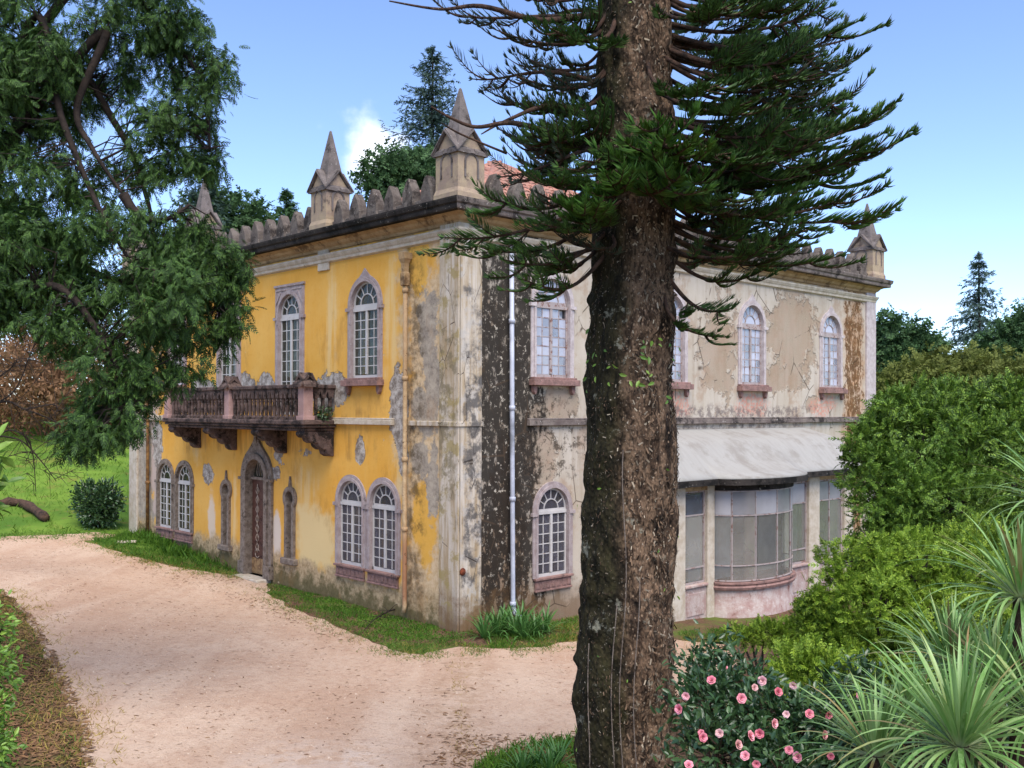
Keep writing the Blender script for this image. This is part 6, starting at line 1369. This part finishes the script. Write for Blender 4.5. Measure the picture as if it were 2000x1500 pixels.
# bare russet thicket and branches on the left
def thicket(name, label, c, spread, h, n, seed, mat, leaf=True, group='bare bushes on the slope'):
    r = np.random.default_rng(seed); b = Vector((c[0], c[1], float(gz(c[0], c[1])))); o = empty(name, b); tag(o, label, 'bush', group); nb = NB(); lv = []
    for i in range(n):
        a = r.uniform(0, 6.28); p = np.array([math.cos(a), math.sin(a), 0])*r.uniform(0, spread*.3); d = unit(np.array([math.cos(a)*.7, math.sin(a)*.7, r.uniform(.6, 1.6)])); pts = [p]; L_ = h*r.uniform(.6, 1.1)
        for k in range(6): d = unit(d + r.normal(size=3)*.22); pts.append(pts[-1] + d*L_/6)
        P = np.array(pts); nb.tube(P, np.linspace(.04, .010, 7), 4)
        for k in range(14):
            t = r.uniform(1.5, 6); j = int(min(t, 5)); q = P[j] + (P[j+1]-P[j])*(t-j if t-j <= 1 else 1); dd = unit(d + r.normal(size=3)*.8); e = q + dd*r.uniform(.4, 1.1)*h/5; m_ = (q+e)/2 + r.normal(size=3)*.06
            nb.tube(np.array([q, m_, e]), [.012, .009, .004], 3)
            for _ in range(3): f = m_ + (e-m_)*r.random(); g_ = f + unit(r.normal(size=3))*.35; nb.tube(np.array([f, (f+g_)/2 + r.normal(size=3)*.02, g_]), [.008, .006, .003], 3); lv.append(g_); lv.append(f)
    tag(link('branches', nb.mesh('branches', LF['twig']), o), kind='stuff')
    if leaf:
        lv = np.array(lv); lv = np.repeat(lv, 2, 0) + r.normal(size=(len(lv)*2, 3))*.2; X, Y, Z = basis(rnd_unit(len(lv)), rnd_unit(len(lv))); l2 = NB(); l2.cards(LEAF, lv, X, Y, Z, r.uniform(.14, .3, len(lv))); tag(link('foliage', l2.mesh('foliage', mat), o), kind='stuff')
    return o
for i, (x, y, d, h, sp_) in enumerate([(20, 870, 50, 7, 5), (90, 880, 49, 6.4, 5), (150, 880, 48, 6, 5), (-60, 880, 50, 8, 5), (210, 890, 50, 5.6, 5), (50, 860, 56, 10, 6), (140, 860, 57, 9, 6)]):
    P = at(x, y, d); thicket('bare_bush', ['russet bare bush left of centre in the thicket on the slope', 'russet bush in the middle of the thicket under the cypress', 'brown twiggy bush right of the thicket near the hanging cypress', 'russet bush cut by the left edge of the picture', 'brown bush beside the far corner of the mansion', 'tall tawny bush at the back of the thicket', 'tall brown bush at the back of the thicket, further right'][i], (P.x, P.y), sp_, h, 20, 40+i, LF['russet'])
# bare overhanging branch in front of the thicket
bb = gpx(-260, 1110); o = empty('bare_sapling', bb); tag(o, 'thin bare sapling whose twigs cross the lawn at left', 'sapling')
r_ = np.random.default_rng(5); nb = NB()
for pts in ([(-260, 1110), (-140, 900), (-10, 790), (50, 800), (120, 830), (170, 870)], [(-20, 850), (40, 860), (80, 900), (110, 940)], [(-10, 790), (30, 760), (60, 690), (75, 650)], [(50, 800), (100, 790), (112, 800), (95, 820)], [(-30, 870), (20, 840), (60, 870), (70, 960)], [(0, 735), (20, 720), (34, 705)]):
    P = smooth_path([at(x, y, bb.y) if y < 1110 else bb for x, y in pts], 6) - np.array(bb); nb.tube(P, np.linspace(.045 if pts[0][1] > 1000 else .025, .008, len(P)), 6)
    for k in range(14):
        q = P[r_.integers(len(P)//3, len(P))]; e = q + r_.normal(size=3)*np.array([.5, .4, .45]); m_ = (q+e)/2 + r_.normal(size=3)*.06; nb.tube(np.array([q, m_, e]), [.010, .008, .004], 3)
        for _ in range(2): g_ = m_ + r_.normal(size=3)*.25; nb.tube(np.array([m_, (m_+g_)/2 + r_.normal(size=3)*.03, g_]), [.007, .006, .003], 3)
tag(link('branches', nb.mesh('branches', M['limb_dark']), o), kind='stuff')

# fallen bough on the verge, slab at the far corner of the house
fb = gpx(800, 1196); nb = NB(); r_ = np.random.default_rng(9)
P = smooth_path([np.array(gpx(x, y) - fb) + [0, 0, h] for x, y, h in ((800, 1196, .12), (770, 1204, .16), (735, 1216, .10), (712, 1234, .05))], 6); nb.tube(P, np.linspace(.022, .007, len(P)), 6)
for k in range(16):
    q = P[r_.integers(4, len(P))]; e = q + r_.normal(size=3)*np.array([.22, .22, .12]) + [0, 0, .04]; nb.tube(np.array([q, (q+e)/2 + r_.normal(size=3)*.03, e]), [.008, .006, .003], 4)
tag(link('fallen_bough', nb.mesh('fallen_bough', M['limb_dark'], True), None, fb), 'dark dead bough lying on the grass below the ochre rain pipe', 'branch')
sb_ = gpx(248, 1060); me_ = MB().prism([(-.32, 0), (.3, 0), (.28, .05), (-.3, .06)], -.2, .2).mesh('stone_slab', M['mould'], bevel=.02)
tag(link('stone_slab', me_, None, sb_, .3), 'pale flat stone slab at the far left foot of the mansion', 'slab')
